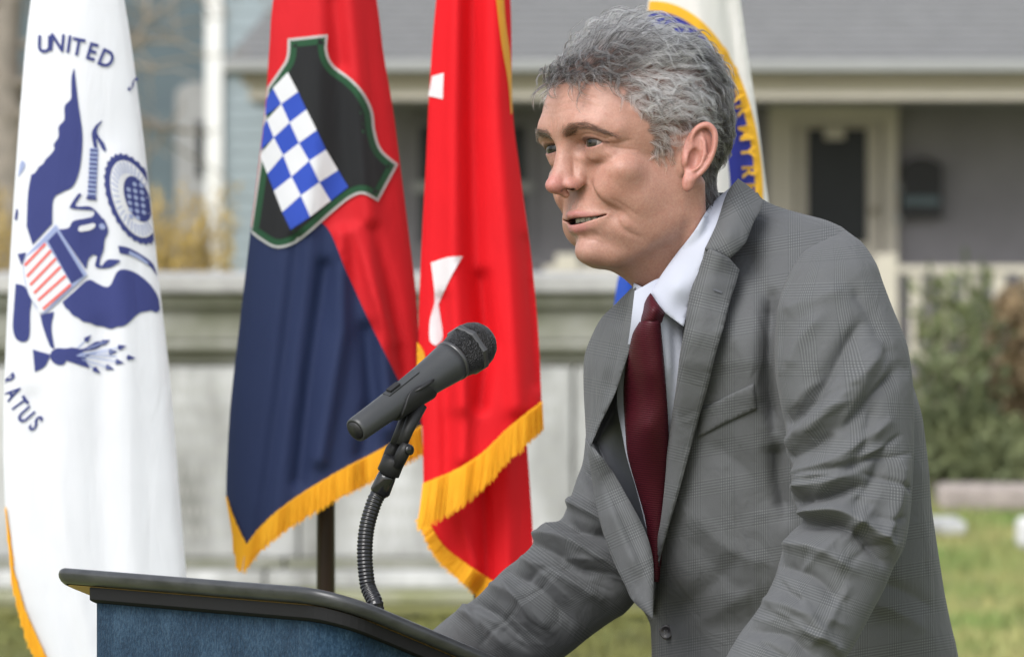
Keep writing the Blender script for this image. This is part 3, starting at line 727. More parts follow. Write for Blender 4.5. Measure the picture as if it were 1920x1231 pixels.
for q in WHT: print_on('check_square', lc(dens(np.concatenate([C(*q), C(q[0])]), 6)[:-1]), F2, M['print_white'], bd, .0052)
for q in BLU: print_on('check_square', lc(dens(np.concatenate([C(*q), C(q[0])]), 6)[:-1]), F2, M['patch_blue'], bd, .0049)
pole_and_stand(fl, 611, 6.53)

# ------------------------------------------------------------ 3: red flag with white stars
L3 = [(845,-235),(818,0),(806,150),(799,300),(791,450),(785,600),(787,700),(792,800),(794,905)]
R3 = [(940,-235),(957,0),(961,200),(976,330),(996,480),(1009,620),(1016,760)]
F3 = Drape(6.38, L3 + [(794,1200)], R3 + [(1016,1200)], [([(884,-20),(886,250),(892,500),(905,640)], 17, -.022), ([(858,-20),(850,250),(850,500),(860,760)], 18, .014), ([(928,-20),(935,250),(955,500),(970,760)], 22, .016),
     ([(905,520),(915,640),(900,760)], 13, -.018), ([(830,560),(835,700),(838,900)], 12, -.010), ([(870,640),(872,760),(868,860)], 14, .014), ([(988,450),(1000,600),(1006,720)], 9, -.012)], 0.55)
F3b = Drape(6.44, [(783,900),(783,1200)], [(985,800),(1004,1200)], [([(905,880),(912,1100)], 12, -.02), ([(950,840),(955,1100)], 16, .012), ([(860,960),(890,1060)], 12, .012)], 0.4)
fl = empty('flag', (xx(900, 6.45), 6.45, 0), 'bright red flag with white star points and gold fringe beside the speaker', 'flag', 'row of flags behind the lectern')
HEM3 = [(794,905),(850,882),(905,848),(955,800),(1016,752)]
sheet('cloth', outline(L3, HEM3, R3[::-1], [R3[0], L3[0]], step=8), F3, M['flag_red'], fl)
fringe(spline(HEM3, step=5), (-12, 92), F3, fl, seed=4, vec2=(2, 58), off=.010)
HEM3b = [(797,965),(830,1020),(880,1060),(935,1095)]
sheet('cloth', outline([(796,890),(797,965)], HEM3b, [(935,1095),(1004,1110)], [(1004,1110),(997,960),(985,790)], [(985,790),(796,890)], step=8), F3b, M['flag_red'], fl)
fringe(spline(HEM3b, step=5), (-16, 10), F3b, fl, seed=5, vec2=(-22, 40))
print_on('star_point', outline([(810,143),(832,137)], [(832,137),(830,186)], [(830,186),(803,180)], [(803,180),(810,143)], step=5), F3, M['print_white'], fl, .002)
print_on('star_point', outline([(808,492),(840,482),(868,480)], [(868,480),(845,520),(822,570)], [(822,570),(830,630),(818,648)], [(818,648),(806,638),(806,600),(815,560),(808,492)], step=5), F3, M['print_white'], fl, .002)
print_on('heading_stripe', outline([(928,-20),(940,80),(952,150),(958,215)], [(958,215),(961,212)], [(961,212),(958,120),(948,40),(944,-20)], [(944,-20),(928,-20)], step=6), F3, M['gold'], fl, .002)
print_on('fringe_tip', outline([(782,640),(795,660),(800,690)], [(800,690),(790,700),(782,690)], [(782,690),(782,640)], step=4), F3, M['gold'], fl, .003)
pole_and_stand(fl, 905, 6.50)

# ------------------------------------------------------------ 4: cream flag with round gold rimmed seal behind the head
L4 = [(1262,-235),(1218,-10),(1205,100),(1195,300),(1190,700),(1195,1000)]
R4 = [(1352,-235),(1388,0),(1402,100),(1420,220),(1434,330),(1446,430),(1465,700),(1480,1000)]
F4 = Drape(6.75, L4, R4, [([(1300,-20),(1340,300),(1350,900)], 30, .014), ([(1365,0),(1390,200),(1412,400)], 14, -.008)], 0.5)
fl = empty('flag', (xx(1320, 6.8), 6.8, 0), 'cream flag with a round blue and gold lettered seal behind the head', 'flag', 'row of flags behind the lectern')
sheet('cloth', outline(L4, [L4[-1], R4[-1]], R4[::-1], [R4[0], L4[0]], step=9), F4, M['flag_cream'], fl)
def ring(k, n=120):
    a = np.arange(n) / n * 2*np.pi; q = np.array([1225, 372.]) + np.stack([(206 - k) * np.cos(a), (370 - k*1.3) * np.sin(a)], 1)
    return np.stack([np.clip(q[:, 0], F4.l(q[:, 1]) + 1, F4.r(q[:, 1]) - 1), q[:, 1]], 1)
s4 = print_on('seal_rim', ring(0), F4, M['gold_print'], fl, .0015, 10)
print_on('seal_band', ring(15), F4, M['seal_blue'], s4, .0022, 10)
print_on('seal_disc', ring(62), F4, M['flag_cream'], s4, .0028, 10)
for ch, px, py, an_ in (('E',1352,102,58),('S',1370,134,65),('A',1385,176,72),('R',1394,207,76),('M',1399,249,80),('Y',1403,285,83),('R',1405,323,87),('E',1408,353,88)):
    letter(ch, px, py, 27, an_, F4, M['gold_print'], s4, 1.05, off=.009)
pole_and_stand(fl, 1330, 6.85)

# ------------------------------------------------------------ 5: blue flag, all but hidden by the speaker
L5 = [(1190,300),(1172,470),(1157,530),(1150,600),(1140,760)]; R5 = [(1300,300),(1330,530),(1350,760)]
F5 = Drape(7.0, L5, R5, [([(1180,500),(1175,700)], 8, .01)], 0.5)
fl = empty('flag', (xx(1250, 7.0), 7.05, 0), 'blue flag glimpsed below the chin of the speaker', 'flag', 'row of flags behind the lectern')
sheet('cloth', outline(L5, [L5[-1], R5[-1]], R5[::-1], [R5[0], L5[0]], step=9), F5, M['flag_blue'], fl)
pole_and_stand(fl, 1255, 7.06, 250)
# ================================================================== lectern
M['rim'] = mat('rim', (0.05, 0.052, 0.055, 1), 0.30, col2=(0.022, 0.023, 0.025, 1), scale=30, bump=0.0006, bscale=90, spec=0.5, stretch=(1, 1, 3))
M['board_under'] = mat('board_under', (0.60, 0.40, 0.18, 1), 0.8, var=0.25, scale=20)
M['board_black'] = mat('board_black', (0.008, 0.008, 0.009, 1), 0.8, var=0.2, scale=20)
def carpet():
    m, nt, b = new_mat('carpet'); tc = node(nt, 'ShaderNodeTexCoord')
    mp = node(nt, 'ShaderNodeMapping'); mp.inputs['Scale'].default_value = (1, 1, .55); nt.links.new(tc.outputs['Object'], mp.inputs[0])
    n1 = node(nt, 'ShaderNodeTexNoise', Scale=420.0, Detail=3.0, Roughness=0.7); nt.links.new(mp.outputs[0], n1.inputs['Vector'])
    n2 = node(nt, 'ShaderNodeTexNoise', Scale=45.0, Detail=4.0); nt.links.new(mp.outputs[0], n2.inputs['Vector'])
    ad = node(nt, 'ShaderNodeMath', operation='MULTIPLY_ADD'); ad.inputs[1].default_value = 0.62; nt.links.new(n1.outputs['Fac'], ad.inputs[0])
    ml = node(nt, 'ShaderNodeMath', operation='MULTIPLY'); ml.inputs[1].default_value = 0.38; nt.links.new(n2.outputs['Fac'], ml.inputs[0]); nt.links.new(ml.outputs[0], ad.inputs[2])
    rp = node(nt, 'ShaderNodeValToRGB'); e = rp.color_ramp.elements
    e[0].position = 0.30; e[0].color = (0.006, 0.015, 0.033, 1); e[1].position = 0.70; e[1].color = (0.045, 0.085, 0.135, 1)
    x = e.new(0.5); x.color = (0.017, 0.040, 0.072, 1)
    nt.links.new(ad.outputs[0], rp.inputs[0]); nt.links.new(rp.outputs[0], b.inputs['Base Color'])
    bp = node(nt, 'ShaderNodeBump', Strength=0.8, Distance=0.003); nt.links.new(n1.outputs['Fac'], bp.inputs['Height']); nt.links.new(bp.outputs[0], b.inputs['Normal'])
    b.inputs['Roughness'].default_value = 0.95; b.inputs['Sheen Weight'].default_value = 0.05; b.inputs['Specular IOR Level'].default_value = 0.1
    return m
M['carpet'] = carpet()
PA = W(92, 1058, 5.02); PB = W(628, 1100, 4.70)
o_ = PB.copy(); e1 = (PA - PB) * [1, 1, 0]; WID = np.linalg.norm(e1); e1 /= WID; e2 = np.array([-e1[1], e1[0], 0]) * -1
if e2[0] < 0: e2 = -e2
TILT = math.tan(math.radians(20.5)); DEP = 0.50
def lp(u, v, dz=0.0): return o_ + e1 * u + e2 * v + np.array([0, 0, -v * TILT + dz + (PA[2] - PB[2]) * u / WID])
def rrect(u0, v0, u1, v1, r, n=10):
    out = []
    for (cu, cv, a0) in ((u1 - r[0], v1 - r[0], 0), (u0 + r[1], v1 - r[1], 90), (u0 + r[2], v0 + r[2], 180), (u1 - r[3], v0 + r[3], 270)):
        k = r[(0, 90, 180, 270).index(a0)]
        for t in np.linspace(a0, a0 + 90, n): out.append((cu + k * math.cos(math.radians(t)), cv + k * math.sin(math.radians(t))))
    return np.array(out)
def loft(rings, cap0=True, cap1=True):
    n = len(rings[0]); V = np.concatenate(rings); F = []
    for i in range(len(rings) - 1):
        for j in range(n):
            k = (j + 1) % n; F.append((i*n+j, i*n+k, (i+1)*n+k, (i+1)*n+j))
    if cap0: F.append(tuple(range(n))[::-1])
    if cap1: F.append(tuple((len(rings)-1)*n + j for j in range(n)))
    return V, F
lec = empty('lectern', (o_ + e1 * WID/2 + e2 * .25) * [1, 1, 0], 'blue carpeted lectern with a dark rounded sloping top', 'lectern')
RAD = (.03, .03, .055, .022)
T = 0.0145
rings = []
for a in np.linspace(-90, 90, 9):
    k = T/2 * (1 - math.cos(math.radians(a))); q = rrect(k, k, WID - k, DEP - k, [max(.004, r - k) for r in RAD])
    rings.append(np.array([lp(u, v, -T/2 + T/2 * math.sin(math.radians(a))) for u, v in q]))
V, F = loft(rings, False, True); obj('top_board', V, F, M['rim'], lec)
q = rrect(.0086, .0086, WID - .0086, DEP - .0086, [r - .008 for r in RAD])
obj('board_underside', np.array([lp(u, v, -T - .0004) for u, v in q]), [tuple(range(len(q)))[::-1]], M['board_under'], lec, smooth=False)
ru = (.02, .02, .04, .012)
q = rrect(.0095, .0095, WID - .043, DEP - .012, ru)
V, F = loft([np.array([lp(u, v, dz) for u, v in q]) for dz in (-T - .001, -T - .012)]); obj('sub_board', V, F, M['board_black'], lec, smooth=False)
q = rrect(.022, .020, WID - .040, DEP - .02, ru)
top = np.array([lp(u, v, -T - .0125) for u, v in q]); bot = top.copy(); bot[:, 2] = 0.06
V, F = loft([bot + (top - bot) * t for t in (0, .5, .9, 1)]); obj('carpeted_body', V, F, M['carpet'], lec, smooth=False)
q = rrect(.03, .03, WID - .062, DEP - .03, ru); b0 = np.array([lp(u, v) for u, v in q])
V, F = loft([b0 * [1, 1, 0] - [0, 0, .02], b0 * [1, 1, 0] + [0, 0, .061]]); obj('base', V, F, M['board_black'], lec, smooth=False)

# ================================================================== microphone, clip and gooseneck
def metal_grille():
    m, nt, b = new_mat('grille'); tc = node(nt, 'ShaderNodeTexCoord')
    w1 = node(nt, 'ShaderNodeTexVoronoi', Scale=820.0); nt.links.new(tc.outputs['Object'], w1.inputs['Vector'])
    rp = node(nt, 'ShaderNodeValToRGB'); e = rp.color_ramp.elements
    e[0].position = 0.28; e[0].color = (0.004, 0.004, 0.004, 1); e[1].position = 0.5; e[1].color = (0.03, 0.03, 0.032, 1)
    nt.links.new(w1.outputs['Distance'], rp.inputs[0]); nt.links.new(rp.outputs[0], b.inputs['Base Color'])
    bp = node(nt, 'ShaderNodeBump', Strength=1.0, Distance=0.002); nt.links.new(w1.outputs['Distance'], bp.inputs['Height']); nt.links.new(bp.outputs[0], b.inputs['Normal'])
    b.inputs['Roughness'].default_value = 0.4; b.inputs['Metallic'].default_value = 0.3
    return m
M['grille'] = metal_grille()
M['mic_body'] = mat('mic_body', (0.042, 0.044, 0.046, 1), 0.40, var=0.06, scale=60, spec=0.5)
M['mic_band'] = mat('mic_band', (0.05, 0.05, 0.052, 1), 0.3, var=0.1, scale=60, spec=0.6)
M['rubber'] = mat('rubber', (0.018, 0.018, 0.019, 1), 0.5, var=0.2, scale=60, spec=0.4)
M['gloss_black'] = mat('gloss_black', (0.010, 0.010, 0.011, 1), 0.16, var=0.2, scale=60, spec=0.6)
MT = W(666, 807, 4.86); MH = W(903, 637, 4.965); ax = MH - MT; ML = np.linalg.norm(ax); ax /= ML
k = ML / 0.185
mic = empty('microphone', MT, 'black handheld microphone in a clip pointing up at the speaker', 'microphone')
pr = [(0.0012, .0000), (0.001, .0095), (0.0, .0108), (.001, .0120), (.004, .0126), (.03, .0131), (.06, .0141), (.09, .0158), (.115, .0178), (.132, .0197), (.139, .0204)]
bd = MB().lathe(MT, ax, [(h*k, r*k) for h, r in pr] + [(.1395*k, .0)], 40).build('handle', M['mic_body'], mic, True)
MB().lathe(MT - ax*.0006, ax, [(0, 0), (.0001, .0092*k), (.0022, .0092*k)], 30).build('end_cap', M['rubber'], bd, True)
MB().lathe(MT + ax*.1386*k, ax, [(0, .0195*k), (.0004*k, .0207*k), (.004*k, .0211*k), (.0045*k, .0200*k)], 40).build('collar', M['mic_band'], bd, True)
gr = MB().lathe(MT + ax*.1428*k, ax, [(0, .0200*k), (.006*k, .0213*k), (.016*k, .0236*k), (.022*k, .0245*k), (.0285*k, .0243*k), (.036*k, .0228*k), (.043*k, .0193*k), (.0475*k, .0148*k), (.0505*k, .0085*k), (.0515*k, 0)], 48).build('grille', M['grille'], mic, True)
MB().lathe(MT + ax*.1428*k, ax, [(.0185*k, .0240*k), (.0185*k, .0257*k), (.0205*k, .0266*k), (.0235*k, .0266*k), (.0250*k, .0258*k), (.0250*k, .0240*k)], 8).build('grille_band', M['mic_band'], gr)
# switch plate on the upper side of the handle
up = np.array([0, 0, 1.0]) - ax * ax[2]; up /= np.linalg.norm(up); sd = np.cross(ax, up)
def mp_(h, s, r): return MT + ax*h*k + sd*s*k + up*r*k
upl = up*.95 + sd * (.25 if (sd[1] < 0) else -.25); upl /= np.linalg.norm(upl); sdl = np.cross(ax, upl)
def plate(h0, h1, w, r0, r1, lift):
    out = [];
    for h, s in ((h0, -w), (h0, w), (h1, w), (h1, -w)):
        r = r0 if h == h0 else r1; out.append(MT + ax*h*k + sdl*s*k + upl*(r + lift)*k)
    inn = [p - upl*.006 for p in out]; return out + inn, [(0,1,2,3), (0,4,5,1), (1,5,6,2), (2,6,7,3), (3,7,4,0)]
MB().add(*plate(.048, .092, .0045, .0137, .0160, .0006)).build('switch_plate', M['mic_body'], bd)
MB().add(*plate(.052, .066, .0030, .0139, .0146, .0032)).build('switch', M['rubber'], bd)

st = empty('microphone_stand', lp(.30, .12), 'black ribbed gooseneck microphone stand rising from the lectern', 'microphone stand')
# clip: open sleeve hugging the handle from below with a fin each side
def sleeve(h0, h1, a0, a1, extra, n=26, m=10):
    V = []
    for t in np.linspace(0, 1, m):
        h = h0 + (h1 - h0) * t; r = np.interp(h, [p[0] for p in pr], [p[1] for p in pr])
        fl_ = 1 - .55 * abs(2*t - 1) ** 2.5
        for a in np.linspace(a0 * fl_, a1 * fl_, n):
            d = -up * math.cos(a) + sd * math.sin(a); V.append(MT + ax*h*k + d*(r + extra)*k)
    return np.array(V)
n, m = 26, 10
Vi, Vo = sleeve(.050, .098, -2.0, 2.0, .0002), sleeve(.050, .098, -2.0, 2.0, .0030); N = n*m; F = []
for i in range(m-1):
    for j in range(n-1):
        F += [(N+i*n+j, N+i*n+j+1, N+(i+1)*n+j+1, N+(i+1)*n+j), (i*n+j, (i+1)*n+j, (i+1)*n+j+1, i*n+j+1)]
for i in range(m-1): F += [(i*n, N+i*n, N+(i+1)*n, (i+1)*n), (i*n+n-1, (i+1)*n+n-1, N+(i+1)*n+n-1, N+i*n+n-1)]
for j in range(n-1): F += [(j, j+1, N+j+1, N+j), ((m-1)*n+j, N+(m-1)*n+j, N+(m-1)*n+j+1, (m-1)*n+j+1)]
clip = obj('clip', np.concatenate([Vi, Vo]), F, M['rubber'], st)
mod = clip.modifiers.new('soft', 'BEVEL'); mod.width = .0006; mod.segments = 2
near = sd if sd[1] < 0 else -sd
a = MT + ax*.066*k; 
for s_, (h0, h1) in ((near, (.072, .098)),):
    p0 = MT + ax*h0*k + s_*.0168*k + up*.004; p1 = MT + ax*h1*k + s_*.0178*k + up*.003
    MB().tube([p0, p0*.7+p1*.3 + s_*.0012, p1*.7+p0*.3 + s_*.0012, p1], [.0008, .0016, .0018, .001], 8).build('clip_ridge', M['rubber'], clip, True)
pv = W(747, 842, 4.90)            # swivel joint
nb = MT + ax*.070*k - up*.0150*k
nk = MB()
for t in np.linspace(0, 1, 2): pass
pts = [nb + ax*.010, nb*.5 + pv*.5 + np.array([.001, 0, .0]), pv + np.array([0, 0, .004])]
for off in (-.0045, .0045):
    q = [p + near*off for p in pts]; nk.tube(q, [.0075, .0055, .0052], 12)
nk.build('clip_neck', M['rubber'], clip, True)
fe = W(724, 895, 4.905); dy = (pv - fe) / np.linalg.norm(pv - fe)
yk = MB(); yk.lathe(fe + dy*.004, dy, [(0, .0085), (.001, .0108), (.014, .0105), (.017, .009), (.018, 0)], 24)
for s_ in (-1, 1):
    c = pv + near * s_ * .0085
    yk.tube([fe + dy*.012 + near*s_*.007, c, c + dy*.006], [.0062, .0062, .0045], 12)
swv = yk.build('swivel', M['rubber'], st, True)
MB().lathe(pv + near*.0145, near, [(0, .0048), (.002, .0048), (.0028, .003), (.003, 0)], 16).build('swivel_bolt', M['gloss_black'], swv, True)
MB().lathe(fe - dy*.016, dy, [(0, .0085), (.002, .0095), (.016, .0088), (.021, .0080), (.0212, 0)], 24).build('ferrule', M['gloss_black'], st, True)
gp = spline([fe - dy*.015, W(702, 940, 4.905), W(688, 988, 4.90), W(684, 1040, 4.895), W(689, 1095, 4.89), W(701, 1150, 4.885), lp(.215, .165, -.002)], n=14)
L = np.concatenate([[0], np.cumsum(np.linalg.norm(np.diff(gp, axis=0), axis=1))]); s_ = np.linspace(0, L[-1], 420)
gp = np.stack([np.interp(s_, L, gp[:, i]) for i in range(3)], 1)
MB().tube(gp, .0072 + .00035 * np.sin(s_ / .0034 * 2*np.pi), 16).build('gooseneck', M['gloss_black'], st, True)
b_ = gp[-1]; MB().lathe(b_ - [0, 0, .004], (0, 0, 1), [(0, .03), (.003, .03), (.006, .026), (.012, .011), (.014, 0)], 28).build('stand_flange', M['gloss_black'], st, True)
# ================================================================== the speaker: head and neck as one surface
YAW, ROLL = math.radians(55), math.radians(5)
HO = W(1199, 333, 5.05)                                   # midpoint between the ears
_f = np.array([-math.sin(YAW), -math.cos(YAW), 0]); _l0 = np.array([math.cos(YAW), -math.sin(YAW), 0]); _u0 = np.array([0, 0, 1.0])
HL = _l0 * math.cos(ROLL) + _u0 * math.sin(ROLL); HU = _u0 * math.cos(ROLL) - _l0 * math.sin(ROLL); HF = _f
def hw(p):
    """Head-local millimetres (left, forward, up) to world."""
    p = np.asarray(p, float) * 0.001
    return HO + p[..., 0:1] * HL + p[..., 1:2] * HF + p[..., 2:3] * HU

def smin(a, b, k): h = np.clip(0.5 + 0.5 * (b - a) / k, 0, 1); return b + (a - b) * h - k * h * (1 - h)
def smax(a, b, k): return -smin(-a, -b, k)
def ell(p, c, r):
    q = (p - np.array(c)); r = np.array(r, float); k0 = np.linalg.norm(q / r, axis=1); k1 = np.linalg.norm(q / (r * r), axis=1)
    return k0 * (k0 - 1) / (k1 + 1e-9)
def caps(p, pts, rad):
    """Polyline with a radius at each point."""
    pts = np.asarray(pts, float); rad = np.broadcast_to(np.asarray(rad, float), (len(pts),)); best = np.full(len(p), 1e9)
    for i in range(len(pts) - 1):
        a = pts[i]; d = pts[i+1] - a; t = np.clip(((p - a) @ d) / (d @ d), 0, 1)
        best = np.minimum(best, np.linalg.norm(p - a - t[:, None] * d, axis=1) - (rad[i] + (rad[i+1] - rad[i]) * t))
    return best
def cdist(p, pts):
    return caps(p, spline(np.asarray(pts, float), n=5) if len(pts) > 2 else pts, 0.0)

EYE = np.array([32., 67.8, 29.5]); ER = 12.8

EARH = spline([(2,10,6,2.4),(-1,20,7,2.8),(3,30,9,3.2),(12,35,10.5,3.4),(21,31,11,3.5),(25,21,11.5,3.4),(25,8,11,3.2),(22,-4,10,3.0),(16,-14,8,3.0),(9,-21,7,3.4)], n=3)
def ear_sdf(p):
    """Left ear; q: back, up, out in a plane turned a little outwards from the head."""
    o = np.array([73., -1., 12.]); a = math.radians(19)
    bk = np.array([math.sin(a), -math.cos(a), 0]); out = np.array([math.cos(a), math.sin(a), 0]); t = math.radians(-16)
    up = np.array([0, 0, 1.0]); b2 = bk * math.cos(t) + up * math.sin(t); u2 = up * math.cos(t) - bk * math.sin(t)
    q = p - o; q = np.stack([q @ b2 * 1.18, q @ u2 * 1.05, q @ out], 1)
    d = ell(q, (10, 8, 5), (17, 27, 3.2))                                        # plate
    d = smin(d, caps(q, EARH[:, :3], EARH[:, 3]), 2.5)   # helix
    d = smin(d, caps(q, [(9,26,7),(14,17,9),(17,7,9.5),(15,-4,9),(9,-11,8.5)], [1.5,2.4,2.8,2.6,2.6]), 3.5)     # antihelix
    d = smin(d, ell(q, (7, -23, 6), (7.5, 10.5, 4.2)), 4)                        # lobe
    d = smin(d, ell(q, (-1.5, -2, 5.5), (4, 7, 4.5)), 3)                        # tragus
    d = smax(d, -ell(q, (7, 0, 9), (7, 10.5, 6.2)), 2)                          # concha
    d = smax(d, -caps(q, [(6,24,11),(18,24,13),(20.5,10,13)], 2.4), 2)          # groove under the helix
    root = ell(q, (2, 4, -6), (12, 22, 9))
    return smin(d, root, 4)

def head_sdf(p0):
    p = p0.copy(); p[:, 0] = np.abs(p[:, 0]); right = p0[:, 0] < 0
    d = ell(p, (0, -2, 54), (75, 93, 77))
    def E(c, r, k, sub=False):
        nonlocal d
        g = 14 + k + np.array(r, float); m = np.all(np.abs(p - np.array(c)) < g, axis=1)
        if m.any():
            v = ell(p[m], c, r); d[m] = smax(d[m], -v, k) if sub else smin(d[m], v, k)
    def K(pts, rad, k, sub=False):
        nonlocal d
        q = np.asarray(pts, float); g = 14 + k + np.max(rad); m = np.all((p > q.min(0) - g) & (p < q.max(0) + g), axis=1)
        if m.any():
            v = caps(p[m], pts, rad); d[m] = smax(d[m], -v, k) if sub else smin(d[m], v, k)
    E((0, 34, 55), (60, 56, 50), 18)                                           # forehead
    E((0, 18, -18), (53, 54, 60), 17)                                          # mid face
    E((0, 24, -53), (34, 41, 33), 15)                                          # lower face
    K([(56,-6,4),(49,-8,-35),(33,24,-61),(13,46,-73)], [12,10.5,10,10], 13)      # jaw
    E((42, 15, -22), (14, 31, 35), 14)
    E((43, 35, -12), (14, 21, 24), 12)
    E((0, 57.5, -69), (17, 18.5, 14), 11)                                      # chin
    K([(0, -8, -12), (0, -48, -70), (0, -66, -104)], [54, 50, 32], 24)        # neck
    K([(0, 22, -60), (0, -14, -90), (0, -48, -132)], [18, 24, 30], 22)        # throat
    K([(62, -20, -12), (48, -26, -70), (24, -30, -140)], [8, 9, 7], 10)        # neck muscle
    K([(6,84,45),(26,85,49),(43,75,46),(51,63,40)], [6.5,7.5,6.5,4], 14)         # brow ridge
    E((45, 53, 3), (17, 17, 14), 14)                                           # cheekbone
    E((33, 54, -12), (16, 19.5, 18), 12)                                         # cheek
    E((0, 58, -39), (27, 21, 24), 10)                                        # muzzle
    E((30, 40, -48), (11.5, 16, 14), 12)                                         # jowl
    E((31, 92.5, 29), (18, 15, 12), 8, True)                                     # sockets
    E((18, 90, 27), (8, 18, 11), 7, True)
    e = p - EYE; r = np.linalg.norm(e, axis=1) + 1e-9
    d = smin(d, r - (ER + 1.7), 3.0)
    K([(17,79,39),(30,83,42),(43,76,40),(50,65,33)], [3.5,4.4,4.2,2.5], 8)       # hooded fold
    K([(20,73,18),(32,75,16.5),(44,67,18.5)], [2.2,2.8,2.2], 9)                  # lower lid bag
    # nose
    K([(0,82,36),(0,87.5,24),(0,92.5,8),(0,98,-6)], [6.5,6.0,6.2,7.4], 7)
    K([(6.5,72,26),(9,75.5,8),(10.5,78.5,-4)], [3.6,5.6,5.6], 7)
    K([(2,86,16),(4,88,6),(6,88.5,-5)], [5,6,6], 5)
    E((0, 98.8, -7.8), (7.2, 9.4, 7.0), 5)
    E((11.0, 85.6, -8.0), (5.0, 8.4, 5.8), 3.5)
    K([(0,96,-11),(0,87,-16)], [3.2,3.6], 4)
    K([(7.5,96,-15.0),(12.0,87.5,-13.6)], [2.6,2.8], 1.0, True)
    d = np.where(right, smin(d, ell(p, (30, 50, -40), (12, 19.5, 22)), 9), d)         # fuller folds on the far side
    # lips
    K([(0,79.4,-35.2),(5,78.8,-34.8),(13,73.6,-35.4),(22,66.6,-36.2),(30,59.8,-37.0)], [3.8,3.8,3.4,2.8,2.0], 3.6)
    K([(0,75.8,-48.2),(9,72.6,-47.6),(19,65.4,-44.6),(27.5,60.0,-39.5)], [4.6,4.6,4.0,2.4], 4.0)
    m = (p[:, 0] < 36) & (p[:, 1] > 40) & (np.abs(p[:, 2] + 40) < 12)
    if m.any():
        q = p[m]; x = q[:, 0]
        zc = np.interp(x, [0, 10, 20, 26, 31], [-41.6, -41.3, -40.1, -38.7, -37.2]); hh = np.interp(x, [0, 8, 16, 23, 30, 33], [3.0, 2.8, 1.9, 1.1, .6, -1.2])
        back = np.interp(x, [0, 10, 20, 28, 34], [60, 58, 52, 55, 56])
        d[m] = smax(d[m], -np.maximum(np.abs(q[:, 2] - zc) - hh, back - q[:, 1]), 0.9)
    # creases drawn on the face: groove (positive) or ridge (negative) along a line in (left, up)
    def crease(pts, depth, w, fwd=10):
        nonlocal d
        if w < 2.1: depth = depth * .6
        L = np.asarray(pts, float)[:, [0, 2]]; g = 3 * w
        m = (p[:, 0] > L[:, 0].min() - g) & (p[:, 0] < L[:, 0].max() + g) & (p[:, 2] > L[:, 1].min() - g) & (p[:, 2] < L[:, 1].max() + g) & (p[:, 1] > fwd)
        if m.any():
            L = spline(L, n=4) if len(L) > 2 else L
            t = polydist(L, p[m][:, [0, 2]]); d[m] += depth * np.exp(-(t[0] / w) ** 2) * np.clip(np.minimum(t[1], 1 - t[1]) * 4 + .1, 0, 1)
    crease([(17,84,-4),(23,76,-12),(30,68,-22),(35.5,61.5,-32),(38,60,-40)], 1.7, 3.2)           # nasolabial
    crease([(24,82,-6),(32,74,-16),(39,66,-28)], -.9, 5)
    crease([(34.0,60,-35),(37.0,55.5,-45),(40,49,-54),(43,45,-62)], 1.0, 2.3)                     # marionette
    crease([(39,60,-40),(44,53,-52)], -.6, 3.6)
    crease([(0,77,-56.5),(12,73,-56),(21,65,-53)], 1.8, 4.5)                            # under the lip
    crease([(0,92,-22),(0,90,-31)], 1.2, 2.4)                                           # philtrum
    crease([(4.6,92,-22),(5,89,-31)], -.7, 1.7)
    crease([(47,66,28),(52,58,27.5),(60,48,30.5)], 1.0, 1.1); crease([(47,65,25),(52,55,22.5),(59,46,20.5)], .9, 1.1); crease([(47,66,31),(52,58,33),(59,50,37)], .8, 1.1)
    crease([(18,80,22),(26,81,13),(38,74,9),(48,65,11)], .5, 2.4)                      # tear trough
    crease([(44,68,4),(49,58,-10),(51,50,-24)], .22, 2.0)
    crease([(3.2,95,40),(4.2,95,56)], 1.0, 1.5); crease([(8,94,44),(8.5,94,58)], .5, 1.3)   # frown
    for z, dd in ((60, .5), (67, 1.0), (74, 1.1), (81, .8)):
        crease([(0,96,z-2),(12,93,z+1),(26,87,z+1.5),(40,78,z-3),(48,70,z-7)], dd, 1.5)
    crease([(18,78,33.0),(30,81,37.6),(43,74,36.2),(52,65,29)], .9, 1.0, 50)                # lid crease
    # finer lines
    for a_, b_, c_ in (((50,0,8),(55,0,-2),(57,0,-12)), ((46,0,0),(51,0,-10),(53,0,-22)), ((58,0,16),(61,0,6),(62,0,-6))): crease([a_, b_, c_], .2, 1.2)
    for k in range(5): crease([(24+5*k,0,19.5-.4*abs(k-2)),(26+5*k,0,15.5),(29+5*k,0,12.5)], .35, .9)
    for z, w in ((63.5, .35), (71, .45), (78, .5), (85, .4)): crease([(4,0,z),(16,0,z+2.2),(30,0,z+1),(38,0,z-1)], w, 1.0)
    for x in (3, 8, 13, 18): crease([(x,0,-27),(x+.8,0,-32)], .3, .9)
    crease([(38,0,-30),(43,0,-38),(47,0,-50)], .35, 1.6); crease([(41,0,-22),(47,0,-32),(51,0,-44)], .45, 1.5)
    crease([(6,0,-62),(14,0,-60),(20,0,-64)], .5, 1.4); crease([(0,0,-66),(1,0,-78)], .4, 2.0)
    # opening between the lids
    near = (r < 24) & (e[:, 1] > 0)
    if near.any():
        q = e[near]; az = np.degrees(np.arctan2(q[:, 0], q[:, 1])); elv = np.arctan2(q[:, 2], np.hypot(q[:, 0], q[:, 1])); u = np.clip((az - 1) / 67, -1, 1)
        up_ = np.radians(17 * (1 - np.abs(u) ** 2.4) - 3 * u - 1); lo_ = np.radians(-19 * (1 - np.abs(u) ** 2.4) - 3 * u + 1)
        d[near] = smax(d[near], -np.maximum(12.5 * np.maximum(elv - up_, lo_ - elv), r[near] - 23), 0.7)
    d = smin(d, r - (ER - 1.6), 0.3)                                                 # back of the socket behind the eyeball
    m = np.all((p > np.array([50, -60, -40])) & (p < np.array([120, 40, 75])), axis=1)
    if m.any(): d[m] = smin(d[m], ear_sdf(p[m]), 3)
    return d

